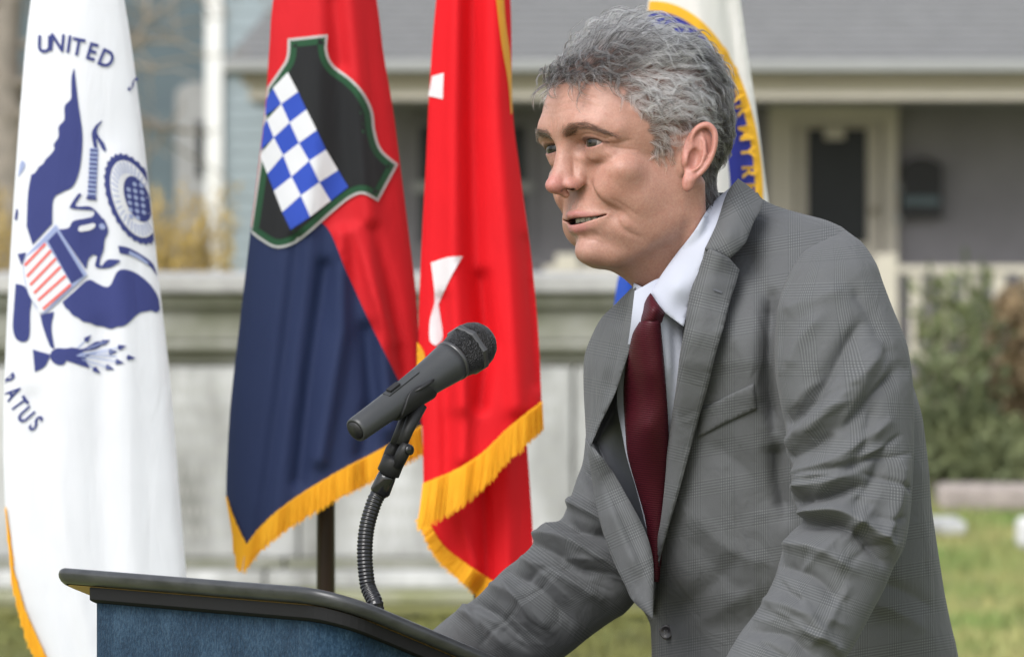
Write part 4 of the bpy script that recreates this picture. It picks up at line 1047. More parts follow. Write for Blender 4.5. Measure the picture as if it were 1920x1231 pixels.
def surface_net(sdf, lo, hi, h, coarse=8):
    """Naive surface nets over the narrow band only; vertices are then pulled on to the surface."""
    lo = np.asarray(lo, float); n = np.ceil((np.asarray(hi) - lo) / (h * coarse)).astype(int)
    C = np.stack(np.meshgrid(*[np.arange(k) for k in n], indexing='ij'), -1).reshape(-1, 3)
    dc = sdf(lo + (C + 0.5) * h * coarse); C = C[np.abs(dc) < h * coarse * 1.25]
    N = n * coarse + 1; vals = np.full(N, np.nan, dtype=np.float32)
    g = np.stack(np.meshgrid(*[np.arange(coarse + 1)] * 3, indexing='ij'), -1).reshape(-1, 3)
    flag = np.zeros(N, bool)
    for i in range(0, len(C), 400):
        idx = (C[i:i+400, None, :] * coarse + g[None]).reshape(-1, 3); flag[idx[:, 0], idx[:, 1], idx[:, 2]] = True
    I = np.argwhere(flag)
    for i in range(0, len(I), 200000):
        k = I[i:i+200000]; vals[k[:, 0], k[:, 1], k[:, 2]] = sdf(lo + k * h)
    s = vals < 0; ok = flag
    # active cells
    acc = np.zeros(tuple(N - 1), np.int8); okc = np.ones(tuple(N - 1), bool)
    for a in (0, 1):
        for b in (0, 1):
            for c in (0, 1):
                sl = (slice(a, N[0]-1+a), slice(b, N[1]-1+b), slice(c, N[2]-1+c)); acc += s[sl]; okc &= ok[sl]
    act = okc & (acc > 0) & (acc < 8); cells = np.argwhere(act); vid = np.full(tuple(N - 1), -1, np.int64); vid[act] = np.arange(len(cells))
    P = np.zeros((len(cells), 3)); W_ = np.zeros(len(cells))
    cor = np.array([(a, b, c) for a in (0, 1) for b in (0, 1) for c in (0, 1)])
    for i in range(8):
        for j in range(i + 1, 8):
            if np.abs(cor[i] - cor[j]).sum() != 1: continue
            A_, B_ = cells + cor[i], cells + cor[j]; va = vals[A_[:, 0], A_[:, 1], A_[:, 2]]; vb = vals[B_[:, 0], B_[:, 1], B_[:, 2]]
            m = (va < 0) != (vb < 0); t = np.where(m, va / (va - vb + 1e-12), 0)[:, None]
            P += np.where(m[:, None], A_ + (B_ - A_) * t, 0); W_ += m
    V = lo + P / W_[:, None] * h
    F = []
    for ax_ in range(3):
        d = np.zeros(3, int); d[ax_] = 1; o1, o2 = np.roll(d, 1), np.roll(d, 2)
        sh = N - d; a = s[:sh[0], :sh[1], :sh[2]]; b = s[d[0]:, d[1]:, d[2]:]; e = np.argwhere(a != b)
        e = e[(e[:, (ax_+1) % 3] > 0) & (e[:, (ax_+2) % 3] > 0)]
        e = e[np.all(e < N - 1, axis=1)]
        q = [e, e - o1, e - o1 - o2, e - o2]; ids = np.stack([vid[k[:, 0], k[:, 1], k[:, 2]] for k in q], 1)
        inn = s[e[:, 0], e[:, 1], e[:, 2]]; good = (ids >= 0).all(1); ids, inn = ids[good], inn[good]
        ids[~inn] = ids[~inn][:, ::-1]; F.append(ids)
    F = np.concatenate(F)
    T4 = np.array([(1, 1, 1), (1, -1, -1), (-1, 1, -1), (-1, -1, 1)], float); eps = 0.3
    g_ = sum(sdf(V + t * eps)[:, None] * t for t in T4) / (4 * eps)
    gl = np.linalg.norm(g_, axis=1) + 1e-6; V = V - np.clip(sdf(V) / gl, -.6, .6)[:, None] * g_ / gl[:, None]
    return V, F, g_ / gl[:, None]

HV, HFc, HN = surface_net(head_sdf, (-104, -118, -134), (104, 120, 142), 1.25)
# ---- skin colour: real differences of the skin itself, plus shade painted into mouth and nostrils
ap = HV.copy(); ap[:, 0] = np.abs(ap[:, 0])
def g3(c, r): q = (ap - np.array(c)) / np.array(r, float); return np.exp(-(q * q).sum(1))
skin = np.tile(np.array([0.56, 0.318, 0.218]), (len(HV), 1))
def tint(w, col): 
    global skin
    w = np.clip(w, 0, 1)[:, None]; skin = skin * (1 - w) + np.array(col) * w
tint(.75 * g3((0, 102, -8), (13, 14, 13)), (0.60, 0.225, 0.185))            # nose
tint(.45 * g3((14, 90, -11), (9, 10, 9)), (0.56, 0.22, 0.17))
tint(.30 * g3((42, 62, -8), (20, 22, 22)), (0.58, 0.26, 0.17))              # cheeks
tint(.30 * g3((0, 100, 68), (60, 40, 26)), (0.60, 0.36, 0.25))
tint(.30 * g3((0, 66, -66), (42, 34, 26)), (0.47, 0.285, 0.215))            # shaved chin
tint(.38 * g3((30, 80, 27), (18, 14, 9)), (0.40, 0.22, 0.16))               # around the eyes
lipd = np.minimum(caps(ap, [(0,80.5,-36),(5,80,-35.5),(13,75,-36.2),(22,68,-37),(30,60.5,-37.6)], [3.8,3.8,3.4,2.8,1.4]), caps(ap, [(0,77,-47.6),(9,74,-47.2),(19,67,-44.2),(27.5,61,-39.5)], [4.6,4.6,4.0,2.0]))
tint(.62 * np.clip((1.2 - lipd) / 1.6, 0, 1), (0.50, 0.185, 0.165))
opn = caps(ap, [(0,74,-40.6),(9,72.5,-40.5),(19,67,-39.6),(26,61,-38.6)], [5,5,3.6,2])
tint(np.clip(-opn / 1.0 + .3, 0, 1), (0.05, 0.018, 0.015))  # shade inside the open mouth, painted dark
tint(np.clip(1.2 - caps(ap, [(7.5,95,-14.5),(11.5,87.5,-13.2)], [2.0,2.2]) / 1.2, 0, 1) * (ap[:, 2] > -17), (0.10, 0.035, 0.028))  # nostril insides darkened: shade put into the colour
tint(.5 * np.clip((6 - ear_sdf(ap)) / 5, 0, 1) * (ap[:, 0] > 76), (0.60, 0.25, 0.185))
tint(.5 * g3((18.5, 80, 27.5), (2.5, 4, 2.5)), (0.55, 0.2, 0.16))
e_ = ap - EYE; r_ = np.linalg.norm(e_, axis=1); el_ = np.degrees(np.arctan2(e_[:, 2], np.hypot(e_[:, 0], e_[:, 1]))); u_ = np.clip((np.degrees(np.arctan2(e_[:, 0], e_[:, 1])) - 1) / 67, -1, 1)
lm = (r_ < 17) & (e_[:, 1] > 0); du = el_ - (17 * (1 - np.abs(u_) ** 2.4) - 3 * u_ - 1)
tint(np.where(lm, .8 * np.exp(-((du - 1) / 4.5) ** 2), 0), (0.10, 0.05, 0.04))            # lashes' dark rim of the upper lid
dl_ = el_ - (-19 * (1 - np.abs(u_) ** 2.4) - 3 * u_ + 1); tint(np.where(lm, .45 * np.exp(-((dl_ + 1) / 4) ** 2), 0), (0.34, 0.15, 0.12))
nzr = np.random.default_rng(5)
for k in range(60):                                                       # freckles and age spots
    i = nzr.integers(len(HV)); w = nzr.uniform(.8, 2.2); tint(nzr.uniform(.08, .22) * np.exp(-((HV - HV[i]) ** 2).sum(1) / w ** 2), (0.33, 0.16, 0.10))
tint(.75 * np.exp(-((HV - np.array([33, 84.5, 63.])) ** 2).sum(1) / 1.5 ** 2), (0.16, 0.07, 0.05))
def scalp_mask(q):
    """1 where hair grows; q head-local millimetres."""
    x, y, z = np.abs(q[:, 0]), q[:, 1], q[:, 2]
    # hairline: how far forward hair reaches at each height
    front = np.interp(z, [-60, -45, -30, -12, 0, 12, 15, 34, 48, 53, 67, 78, 84, 90, 100, 140], [-40, -36, -34, -30, -24, -22, 29, 34, 42, 46, 57, 57, 62, 95, 120, 130])
    m = (y < front + 2.5 * np.sin(z * .5 + x * .4)) & (z > np.interp(y, [-100, -60, -30, -20], [-62, -58, -46, -30]))
    m &= ~((z < 40) & (y > -20) & (y < 12 + (z - 12) * .1) & (x > 60) & (z < 34))
    return m
skin = skin * np.array([0.70, 0.71, 0.80])
sm = scalp_mask(HV) & ~((ear_sdf(ap) < 2.5) & (ap[:, 0] > 66))
smw = sm.astype(float)
for _ in range(10):                      # soften the hairline over neighbouring vertices
    acc = np.zeros(len(HV)); cnt = np.zeros(len(HV))
    for k_ in range(4): np.add.at(acc, HFc[:, k_], smw[HFc[:, (k_+1) % 4]]); np.add.at(cnt, HFc[:, k_], 1)
    smw = .5*smw + .5*acc/np.maximum(cnt, 1)
tint(.72 * np.clip((smw - .35) * 1.6, 0, 1), (0.085, 0.078, 0.072))
def skin_mat():
    m, nt, b = new_mat('skin'); at = node(nt, 'ShaderNodeAttribute', attribute_name='Col')
    tc = node(nt, 'ShaderNodeTexCoord')
    n1 = node(nt, 'ShaderNodeTexNoise', Scale=140.0, Detail=6.0, Roughness=.7); nt.links.new(tc.outputs['Object'], n1.inputs['Vector'])
    rp = node(nt, 'ShaderNodeValToRGB'); rp.color_ramp.elements[0].position = .3; rp.color_ramp.elements[1].position = .7
    rp.color_ramp.elements[0].color = (.95, .86, .84, 1); rp.color_ramp.elements[1].color = (1.06, 1.08, 1.08, 1); nt.links.new(n1.outputs['Fac'], rp.inputs[0])
    mx = node(nt, 'ShaderNodeMixRGB', blend_type='MULTIPLY'); mx.inputs[0].default_value = 1.0
    nt.links.new(at.outputs['Color'], mx.inputs[1]); nt.links.new(rp.outputs[0], mx.inputs[2]); nt.links.new(mx.outputs[0], b.inputs['Base Color'])
    n3 = node(nt, 'ShaderNodeTexNoise', Scale=480.0, Detail=3.0, Roughness=.8); nt.links.new(tc.outputs['Object'], n3.inputs['Vector'])
    r3 = node(nt, 'ShaderNodeValToRGB'); r3.color_ramp.elements[0].position = .3; r3.color_ramp.elements[1].position = .7; r3.color_ramp.elements[0].color = (.86, .80, .79, 1); r3.color_ramp.elements[1].color = (1.09, 1.08, 1.08, 1); nt.links.new(n3.outputs['Fac'], r3.inputs[0])
    m3 = node(nt, 'ShaderNodeMixRGB', blend_type='MULTIPLY'); m3.inputs[0].default_value = 1.0; nt.links.new(mx.outputs[0], m3.inputs[1]); nt.links.new(r3.outputs[0], m3.inputs[2]); nt.links.new(m3.outputs[0], b.inputs['Base Color'])
    n2 = node(nt, 'ShaderNodeTexNoise', Scale=1000.0, Detail=4.0); nt.links.new(tc.outputs['Object'], n2.inputs['Vector'])
    bp = node(nt, 'ShaderNodeBump', Strength=.3, Distance=.0006); nt.links.new(n2.outputs['Fac'], bp.inputs['Height']); nt.links.new(bp.outputs[0], b.inputs['Normal'])
    b.inputs['Roughness'].default_value = 0.44; b.inputs['Specular IOR Level'].default_value = 0.36
    b.inputs['Subsurface Weight'].default_value = 0.22; b.inputs['Subsurface Radius'].default_value = (1.0, .35, .2); b.inputs['Subsurface Scale'].default_value = 0.006
    return m
M['skin'] = skin_mat()
person = empty('person', W(1560, 380, 5.35) * [1, 1, 0], 'man in a grey plaid suit and burgundy tie leaning on the lectern', 'person')
body = obj('body', hw(HV), HFc, M['skin'], person, colors=skin)

# ---- eyes
def eye_mat():
    m, nt, b = new_mat('eyeball'); at = node(nt, 'ShaderNodeAttribute', attribute_name='Col'); nt.links.new(at.outputs['Color'], b.inputs['Base Color'])
    b.inputs['Roughness'].default_value = .15; b.inputs['Specular IOR Level'].default_value = .3; b.inputs['Coat Weight'].default_value = 0.2; b.inputs['Coat Roughness'].default_value = .05
    return m
M['eyeball'] = eye_mat()
GAZE = np.array([0.20, 1.0, 0.03])
for s_ in (1, -1):
    c = EYE * [s_, 1, 1]; gz = GAZE / np.linalg.norm(GAZE); a_ = np.cross([0, 0, 1], gz); a_ /= np.linalg.norm(a_); b_ = np.cross(gz, a_)
    th = np.concatenate([np.linspace(0, .62, 22), np.linspace(.66, 3.14, 26)]); ph = np.linspace(0, 2*np.pi, 40, endpoint=False); V = []; Cc = []
    rr_ = np.random.default_rng(3)
    for t in th:
        bul = 0.55 * math.exp(-(t / .38) ** 2)
        for k in ph:
            V.append(c + (ER + bul) * (gz * math.cos(t) + math.sin(t) * (a_ * math.cos(k) + b_ * math.sin(k))))
            if t < .17: col = (0.004, 0.004, 0.004)
            elif t < .48: v_ = rr_.uniform(.7, 1.2); col = (0.03 * v_, 0.025 * v_, 0.020 * v_)
            elif t < .54: col = (0.03, 0.03, 0.03)
            else: col = (0.20, 0.165, 0.15)
            Cc.append(col)
    n = len(ph); F = [(i*n+j, i*n+(j+1) % n, (i+1)*n+(j+1) % n, (i+1)*n+j) for i in range(len(th)-1) for j in range(n)]
    obj('eye', hw(np.array(V)), F, M['eyeball'], person, colors=np.array(Cc))
# ---- teeth
M['teeth'] = mat('teeth', (0.50, 0.46, 0.38, 1), .3, var=.1, scale=300)
arc = spline([(-24,52,0),(-18,62,0),(-9,69,0),(0,71.5,0),(9,69,0),(18,62,0),(24,52,0)], n=8)
cum = np.concatenate([[0], np.cumsum(np.linalg.norm(np.diff(arc, axis=0), axis=1))])
for k in range(8):                                         # each tooth on its own
    s0 = cum[-1] * (.1 + .1 * k); c = np.array([np.interp(s0 + cum[-1]*.05, cum, arc[:, i]) for i in range(3)]); tn = np.array([np.interp(s0 + cum[-1]*.07, cum, arc[:, i]) - np.interp(s0 + cum[-1]*.03, cum, arc[:, i]) for i in range(3)]); tn /= np.linalg.norm(tn)
    nn = np.array([-tn[1], tn[0], 0]); nn = nn if nn[1] > 0 else -nn; w_ = cum[-1] * .047; V = []
    for t, zt in ((.75, -34.5), (1.0, -37.5), (.96, -41.2), (.8, -42.4)):
        V += [c + tn*w_*a_*t + nn*(b_ + (0.5 if abs(a_) < .8 else 0)) + np.array([0, 0, zt]) for a_, b_ in ((-1, -2.5), (-1, -.3), (-.5, .5), (.5, .5), (1, -.3), (1, -2.5))]
    F = [(i*6+j, i*6+j+1, (i+1)*6+j+1, (i+1)*6+j) for i in range(3) for j in range(5)] + [tuple(range(18, 24))]
    obj('tooth', hw(np.array(V)), F, M['teeth'], person)
# ================================================================== hair
def scalp_sdf(p):
    q = p.copy(); q[:, 0] = np.abs(q[:, 0])
    d = smin(ell(q, (0, -2, 54), (75, 93, 77)), ell(q, (0, 34, 55), (60, 56, 50)), 18)
    return smin(d, caps(q, [(0, -8, -12), (0, -52, -80)], [54, 55]), 26)
def scalp_grad(p):
    T4 = np.array([(1, 1, 1), (1, -1, -1), (-1, 1, -1), (-1, -1, 1)], float)
    g = sum(scalp_sdf(p + t * .5)[:, None] * t for t in T4); return g / (np.linalg.norm(g, axis=1)[:, None] + 1e-9)
def strand_curves(name, P, rad, col, m, parent):
    """P: strands x points x 3, head-local millimetres."""
    n, k, _ = P.shape; w = hw(P.reshape(-1, 3)) - world_loc(parent)
    cd = bpy.data.hair_curves.new(name); cd.add_curves([k] * n)
    cd.attributes['position'].data.foreach_set('vector', w.astype(np.float32).ravel())
    ra = cd.attributes.get('radius') or cd.attributes.new('radius', 'FLOAT', 'POINT'); ra.data.foreach_set('value', np.asarray(rad, np.float32).ravel())
    ca = cd.attributes.new('Col', 'FLOAT_COLOR', 'CURVE'); ca.data.foreach_set('color', np.concatenate([col, np.ones((n, 1))], 1).astype(np.float32).ravel())
    cd.materials.append(m); o = bpy.data.objects.new(name, cd); COL.objects.link(o); o.parent = parent
    return o
def hair_mat():
    m = bpy.data.materials.new('hair'); m.use_nodes = True; nt = m.node_tree; nt.nodes.remove(nt.nodes['Principled BSDF'])
    h = nt.nodes.new('ShaderNodeBsdfHairPrincipled'); h.model = 'CHIANG'; h.parametrization = 'COLOR'
    at = node(nt, 'ShaderNodeAttribute', attribute_name='Col'); nt.links.new(at.outputs['Color'], h.inputs['Color'])
    h.inputs['IOR'].default_value = 1.45; h.inputs['Roughness'].default_value = .38; h.inputs['Radial Roughness'].default_value = .5; h.inputs['Random Roughness'].default_value = .2
    nt.links.new(h.outputs[0], nt.nodes['Material Output'].inputs['Surface']); return m
M['hair'] = hair_mat()
SC.cycles_curves.shape = 'RIBBONS'
hr = np.random.default_rng(17)
cand = HV[sm & (HV[:, 2] > -46)]; cand = cand[(cand[:, 0] > -74) & ~((cand[:, 0] < -30) & (cand[:, 1] > 26) & (cand[:, 2] < 86))]
NG = 2000; KP = 11
roots = cand[hr.choice(len(cand), NG, replace=False)]
def sstep(x, a, b): t = np.clip((x - a) / (b - a), 0, 1); return t * t * (3 - 2 * t)
def zones(q):
    x, y, z = q[:, 0], q[:, 1], q[:, 2]
    top = sstep(z, 84, 112); lock = sstep(y, 36, 66) * sstep(z, 66, 84); back = sstep(-y, 6, 44) * (1 - top); side = np.clip(1 - top - back - lock, 0, 1)
    return top * (1 - lock), lock, back, side
top, lock, back, side = zones(roots)
x, y, z = roots.T
length = 40*top + 34*lock + 25*back + 28*side; length *= hr.uniform(.75, 1.2, NG); length *= np.where(z < 24, .62, 1)
H = (30*top + 18*lock + 12*back + 9.5*side) * hr.uniform(.35, 1.15, NG); H *= np.where(z < 24, .5, 1) * (.5 + .5*sstep(y, -48, 14))
fl_ = (top[:, None] * np.array([.35, -1, 0]) + lock[:, None] * np.array([.25, .10, 0]) + back[:, None] * np.array([0, -.35, -1]) + side[:, None] * np.stack([0*x, -.75 + 0*x, -.65 + 0*x], 1))
fl_ += np.where(z < 28, 1, 0)[:, None] * np.where(y > 0, 1, .2)[:, None] * np.array([0, .35, -1.0])
# neighbouring locks lean alike: smooth wander of the combing direction
ph = np.sin(x*.045 + 1.3) + np.sin(y*.06 + z*.05) + np.sin(x*.09 - z*.08 + 2.1)
sw = hr.normal(0, .42, NG) + .34*ph + lock*hr.normal(0, .5, NG)
A_ = (3.8*top + 3.4*lock + 2.2*back + 3.0*side) * hr.uniform(.5, 1.4, NG); lam = hr.uniform(17, 30, NG); p0 = ph*1.2 + hr.normal(0, .8, NG)
A_ *= np.where(z < 24, .4, 1)
q = roots.copy(); path = []
for i in range(KP):
    t = i / (KP - 1); n_ = scalp_grad(q)
    f = fl_ - (fl_ * n_).sum(1)[:, None] * n_; f /= np.linalg.norm(f, axis=1)[:, None] + 1e-6; b = np.cross(n_, f)
    ang = sw * (1 - .3*t); f2 = f*np.cos(ang)[:, None] + b*np.sin(ang)[:, None]; b2 = np.cross(n_, f2)
    h_ = H * np.sin(np.clip(t*1.25, 0, 1) * np.pi/2) - H*.35*max(0, t-.6) + .5
    wv = np.sin(p0 + t*length/lam*2*np.pi) - np.sin(p0); wn = np.cos(p0 + t*length/lam*2*np.pi) - np.cos(p0)
    path.append(q + n_*(h_ + A_*.45*wn*min(1, t*2))[:, None] + b2*(A_*wv*min(1, t*1.6))[:, None])
    q = q + f2 * (length/(KP-1))[:, None]; q = q - scalp_sdf(q)[:, None] * scalp_grad(q)
G = np.stack(path, 1)                                     # guides
NC = 34000
ci = hr.choice(len(cand), NC); cr = cand[ci] + hr.normal(0, .6, (NC, 3)); gi = np.empty(NC, int)
for i in range(0, NC, 2000):
    dd = ((cr[i:i+2000, None, :] - roots[None]) ** 2).sum(2); gi[i:i+2000] = np.where(hr.random(len(dd)) < .75, dd.argmin(1), np.argsort(dd, 1)[:, 1])
t = np.linspace(0, 1, KP)[None, :, None]
off = (cr - roots[gi])[:, None, :] * (1 - .86 * t ** .6)
fly = (hr.random(NC) < .012)[:, None, None]
jit = np.cumsum(hr.normal(0, .15, (NC, KP, 3)), 1) * np.where(fly, 2.0, 1.0)
trim = hr.uniform(.72, 1.0, NC)                          # uneven tips
Pn = G[gi] + off + jit
tt = np.linspace(0, 1, KP)[None, :] * trim[:, None] * (KP - 1); i0 = np.clip(tt.astype(int), 0, KP - 2); fr_ = (tt - i0)[..., None]; ar = np.arange(NC)[:, None]
P = Pn[ar, i0] * (1 - fr_) + Pn[ar, i0 + 1] * fr_
tp, lk, bk, sd_ = zones(cr)
white = .5*tp + .2*lk + .02*bk + 1.25*sd_; white = white * np.where((cr[:, 2] < 22) & (cr[:, 1] < 0), .12, 1); white = np.clip(white * (1 - .55*sstep(-cr[:, 1], -8, 34)*(1-bk)) * (1 + .2*np.sin(cr[:, 1]*.07 + cr[:, 0]*.05)), .015, .95)
wg = np.clip(white[:, None] * np.exp(np.clip(hr.normal(0, .35, NG), -.9, .9))[gi][:, None], .02, .97)
isw = hr.random((NC, 1)) < wg
col = np.where(isw, np.array([.88, .875, .865]) * hr.uniform(.6, 1.1, (NC, 1)), np.array([.020, .0185, .0175]) * hr.uniform(.5, 1.8, (NC, 1)))
rad = np.linspace(1, .35, KP)[None, :] * hr.uniform(.00007, .00013, (NC, 1))
hair = strand_curves('hair', P, rad, col, M['hair'], person)
hair['label'] = 'wavy grey hair, silver at the temples'

# ---- eyebrows
for s_ in (1, -1):
    line = spline([(10,0,40),(20,0,43.5),(30,0,45.2),(40,0,44.5),(49,0,39.5),(55,0,34.5)], n=6)[:, [0, 2]]
    m_ = (HV[:, 0] * s_ > 6) & (HV[:, 1] > 48) & (HV[:, 2] > 30) & (HV[:, 2] < 60); hv, hn = HV[m_], HN[m_]
    dq, par = polydist(line, np.stack([np.abs(hv[:, 0]), hv[:, 2]], 1)); k = dq < np.interp(par, [0, .15, .6, 1], [3.4, 4.0, 3.0, 1.2])
    hv, hn, par = hv[k], hn[k], par[k]; nb = 900; i = hr.choice(len(hv), nb); r0 = hv[i] + hr.normal(0, .4, (nb, 3)); n0 = hn[i]; pr_ = par[i]
    dr = np.stack([s_ * np.interp(pr_, [0, .2, 1], [.35, .9, 1]), 0*pr_ - .3, np.interp(pr_, [0, .2, .5, 1], [.6, .35, .0, -.6])], 1) + hr.normal(0, .18, (nb, 3))
    dr = dr - (dr*n0).sum(1)[:, None]*n0; dr /= np.linalg.norm(dr, axis=1)[:, None]; ln = hr.uniform(4, 8, nb)[:, None]
    P = np.stack([r0 + dr*ln*t + n0*(1.2*math.sin(t*2.4) - .1) for t in np.linspace(0, 1, 5)], 1)
    isw = hr.random((nb, 1)) < .12; col = np.where(isw, np.array([.22, .18, .15]), np.array([.022, .015, .011]) * hr.uniform(.6, 1.6, (nb, 1)))
    strand_curves('eyebrow', P, np.linspace(1, .4, 5)[None]*hr.uniform(.00005, .00009, (nb, 1)), col, M['hair'], person)
# ================================================================== the speaker's clothes
def plaid():
    """Grey glen check: groups of fine dark and light lines crossing both ways on a pin-check ground (UV in metres)."""
    m, nt, b = new_mat('plaid'); uv = node(nt, 'ShaderNodeUVMap'); sp = node(nt, 'ShaderNodeSeparateXYZ'); nt.links.new(uv.outputs[0], sp.inputs[0])
    def mth(op, a, bb=None, c=None):
        n = node(nt, 'ShaderNodeMath', operation=op)
        for i, v in enumerate((a, bb, c)):
            if v is None: continue
            if isinstance(v, (int, float)): n.inputs[i].default_value = v
            else: nt.links.new(v, n.inputs[i])
        return n.outputs[0]
    def bands(src, period, width, fine):
        f = mth('FRACT', mth('DIVIDE', src, period))
        inb = mth('SUBTRACT', mth('SMOOTH_MIN', mth('MULTIPLY', f, 40), 1.0, .2), mth('SMOOTH_MIN', mth('MULTIPLY', mth('MAXIMUM', mth('SUBTRACT', f, width), 0.0), 40), 1.0, .2))
        st = mth('SINE', mth('MULTIPLY', src, 2 * math.pi / fine)); st = mth('MINIMUM', mth('MAXIMUM', mth('MULTIPLY', st, 1.8), -1.0), 1.0)
        pin = mth('SINE', mth('MULTIPLY', src, 2 * math.pi / (fine * .5)))
        return inb, st, pin
    bu, su, pu = bands(sp.outputs[0], .0400, .42, .0027); bv, sv, pv = bands(sp.outputs[1], .0370, .42, .0027)
    a = mth('MULTIPLY', bu, su); c = mth('MULTIPLY', bv, sv)
    hound = mth('MULTIPLY', mth('MULTIPLY', bu, bv), mth('MULTIPLY', su, sv))
    val = mth('ADD', mth('MULTIPLY', a, .18), mth('MULTIPLY', c, .18)); val = mth('ADD', val, mth('MULTIPLY', hound, .08))
    val = mth('SUBTRACT', val, mth('MULTIPLY', mth('ADD', bu, bv), .025))
    val = mth('ADD', val, mth('MULTIPLY', mth('MULTIPLY', pu, pv), .06))
    tc = node(nt, 'ShaderNodeTexCoord'); nz = node(nt, 'ShaderNodeTexNoise', Scale=1400.0, Detail=2.0); nt.links.new(tc.outputs['Object'], nz.inputs['Vector'])
    n2 = node(nt, 'ShaderNodeTexNoise', Scale=14.0, Detail=4.0); nt.links.new(tc.outputs['Object'], n2.inputs['Vector'])
    val = mth('ADD', val, mth('MULTIPLY', mth('SUBTRACT', nz.outputs['Fac'], .5), .30)); val = mth('ADD', val, mth('MULTIPLY', mth('SUBTRACT', n2.outputs['Fac'], .5), .12))
    rp = node(nt, 'ShaderNodeValToRGB'); e = rp.color_ramp.elements; e[0].position = 0.0; e[0].color = (.038, .042, .044, 1); e[1].position = 1.0; e[1].color = (.165, .172, .170, 1)
    x = e.new(.5); x.color = (.094, .097, .101, 1)
    nt.links.new(mth('ADD', mth('MULTIPLY', val, .75), .5), rp.inputs[0]); nt.links.new(rp.outputs[0], b.inputs['Base Color'])
    mp = node(nt, 'ShaderNodeMapping'); mp.inputs['Scale'].default_value = (1.0, 1.0, .55); mp.inputs['Rotation'].default_value = (0, .5, 0); nt.links.new(tc.outputs['Object'], mp.inputs[0])
    n4 = node(nt, 'ShaderNodeTexNoise', Scale=30.0, Detail=3.0, Distortion=.8); nt.links.new(mp.outputs[0], n4.inputs['Vector'])
    b4 = node(nt, 'ShaderNodeBump', Strength=.6, Distance=.006); nt.links.new(n4.outputs['Fac'], b4.inputs['Height'])
    bp = node(nt, 'ShaderNodeBump', Strength=.3, Distance=.0006); nt.links.new(nz.outputs['Fac'], bp.inputs['Height']); nt.links.new(b4.outputs[0], bp.inputs['Normal']); nt.links.new(bp.outputs[0], b.inputs['Normal'])
    b.inputs['Roughness'].default_value = .8; b.inputs['Sheen Weight'].default_value = .08; b.inputs['Specular IOR Level'].default_value = .15
    return m
M['plaid'] = plaid()
M['lining_shade'] = mat('lining_shade', (.12, .125, .14, 1), .6, var=.2, scale=30)  # jacket inside; its grey also stands in for the shirt in shade
M['shirt'] = mat('shirt', (.40, .42, .49, 1), .75, var=.03, scale=30, bump=.0003, bscale=700)
M['trouser'] = mat('trouser', (.09, .093, .092, 1), .8, var=.15, scale=30)
M['shoe'] = mat('shoe', (.012, .011, .011, 1), .25, var=.2, scale=20)
def tie_mat():
    m, nt, b = new_mat('tie'); uv = node(nt, 'ShaderNodeUVMap')
    w = node(nt, 'ShaderNodeTexWave', Scale=1.0, wave_type='BANDS', bands_direction='Y'); w.inputs['Distortion'].default_value = .4
    mp = node(nt, 'ShaderNodeMapping'); mp.inputs['Scale'].default_value = (150, 150, 1); nt.links.new(uv.outputs[0], mp.inputs[0]); nt.links.new(mp.outputs[0], w.inputs['Vector'])
    rp = node(nt, 'ShaderNodeValToRGB'); e = rp.color_ramp.elements; e[0].color = (.036, .003, .007, 1); e[1].color = (.066, .006, .0125, 1); e[0].position = .3; e[1].position = .7
    nt.links.new(w.outputs['Fac'], rp.inputs[0]); nt.links.new(rp.outputs[0], b.inputs['Base Color'])
    bp = node(nt, 'ShaderNodeBump', Strength=.4, Distance=.0006); nt.links.new(w.outputs['Fac'], bp.inputs['Height']); nt.links.new(bp.outputs[0], b.inputs['Normal'])
    b.inputs['Roughness'].default_value = .5; b.inputs['Sheen Weight'].default_value = .0; b.inputs['Specular IOR Level'].default_value = .25
    return m
M['tie'] = tie_mat()
M['button'] = mat('button', (.022, .020, .021, 1), .3, var=.3, scale=200, spec=.5)

def tps(ctrl):
    """Thin-plate surface through (px, py, depth)."""
    c = np.asarray(ctrl, float); P = c[:, :2] / 100; n = len(c)
    def U(r2): return .5 * r2 * np.log(r2 + 1e-9)
    K = U(((P[:, None] - P[None]) ** 2).sum(2)) + np.eye(n) * 1e-4; Q = np.concatenate([np.ones((n, 1)), P], 1)
    A_ = np.block([[K, Q], [Q.T, np.zeros((3, 3))]]); w = np.linalg.solve(A_, np.concatenate([c[:, 2], np.zeros(3)]))
    def f(p):
        p = np.asarray(p, float) / 100; r = ((p[:, None] - P[None]) ** 2).sum(2)
        return U(r) @ w[:n] + w[n] + p @ w[n+1:]
    return f
def strokes(p, lst, sharp=1.0):
    """Height of drawn folds at photograph points: (line, width px, height m)."""
    h = np.zeros(len(p))
    for line, w, a in lst:
        L = spline(np.asarray(line, float), n=5) if len(line) > 2 else np.asarray(line, float)
        m = np.all((p > L.min(0) - 3*w) & (p < L.max(0) + 3*w), axis=1)
        if m.any():
            q, t = polydist(L, p[m]); h[m] += a * np.exp(-np.abs(q / w) ** 1.6) * np.clip(np.minimum(t + .12, 1.12 - t) * 4, 0, 1)
    return h

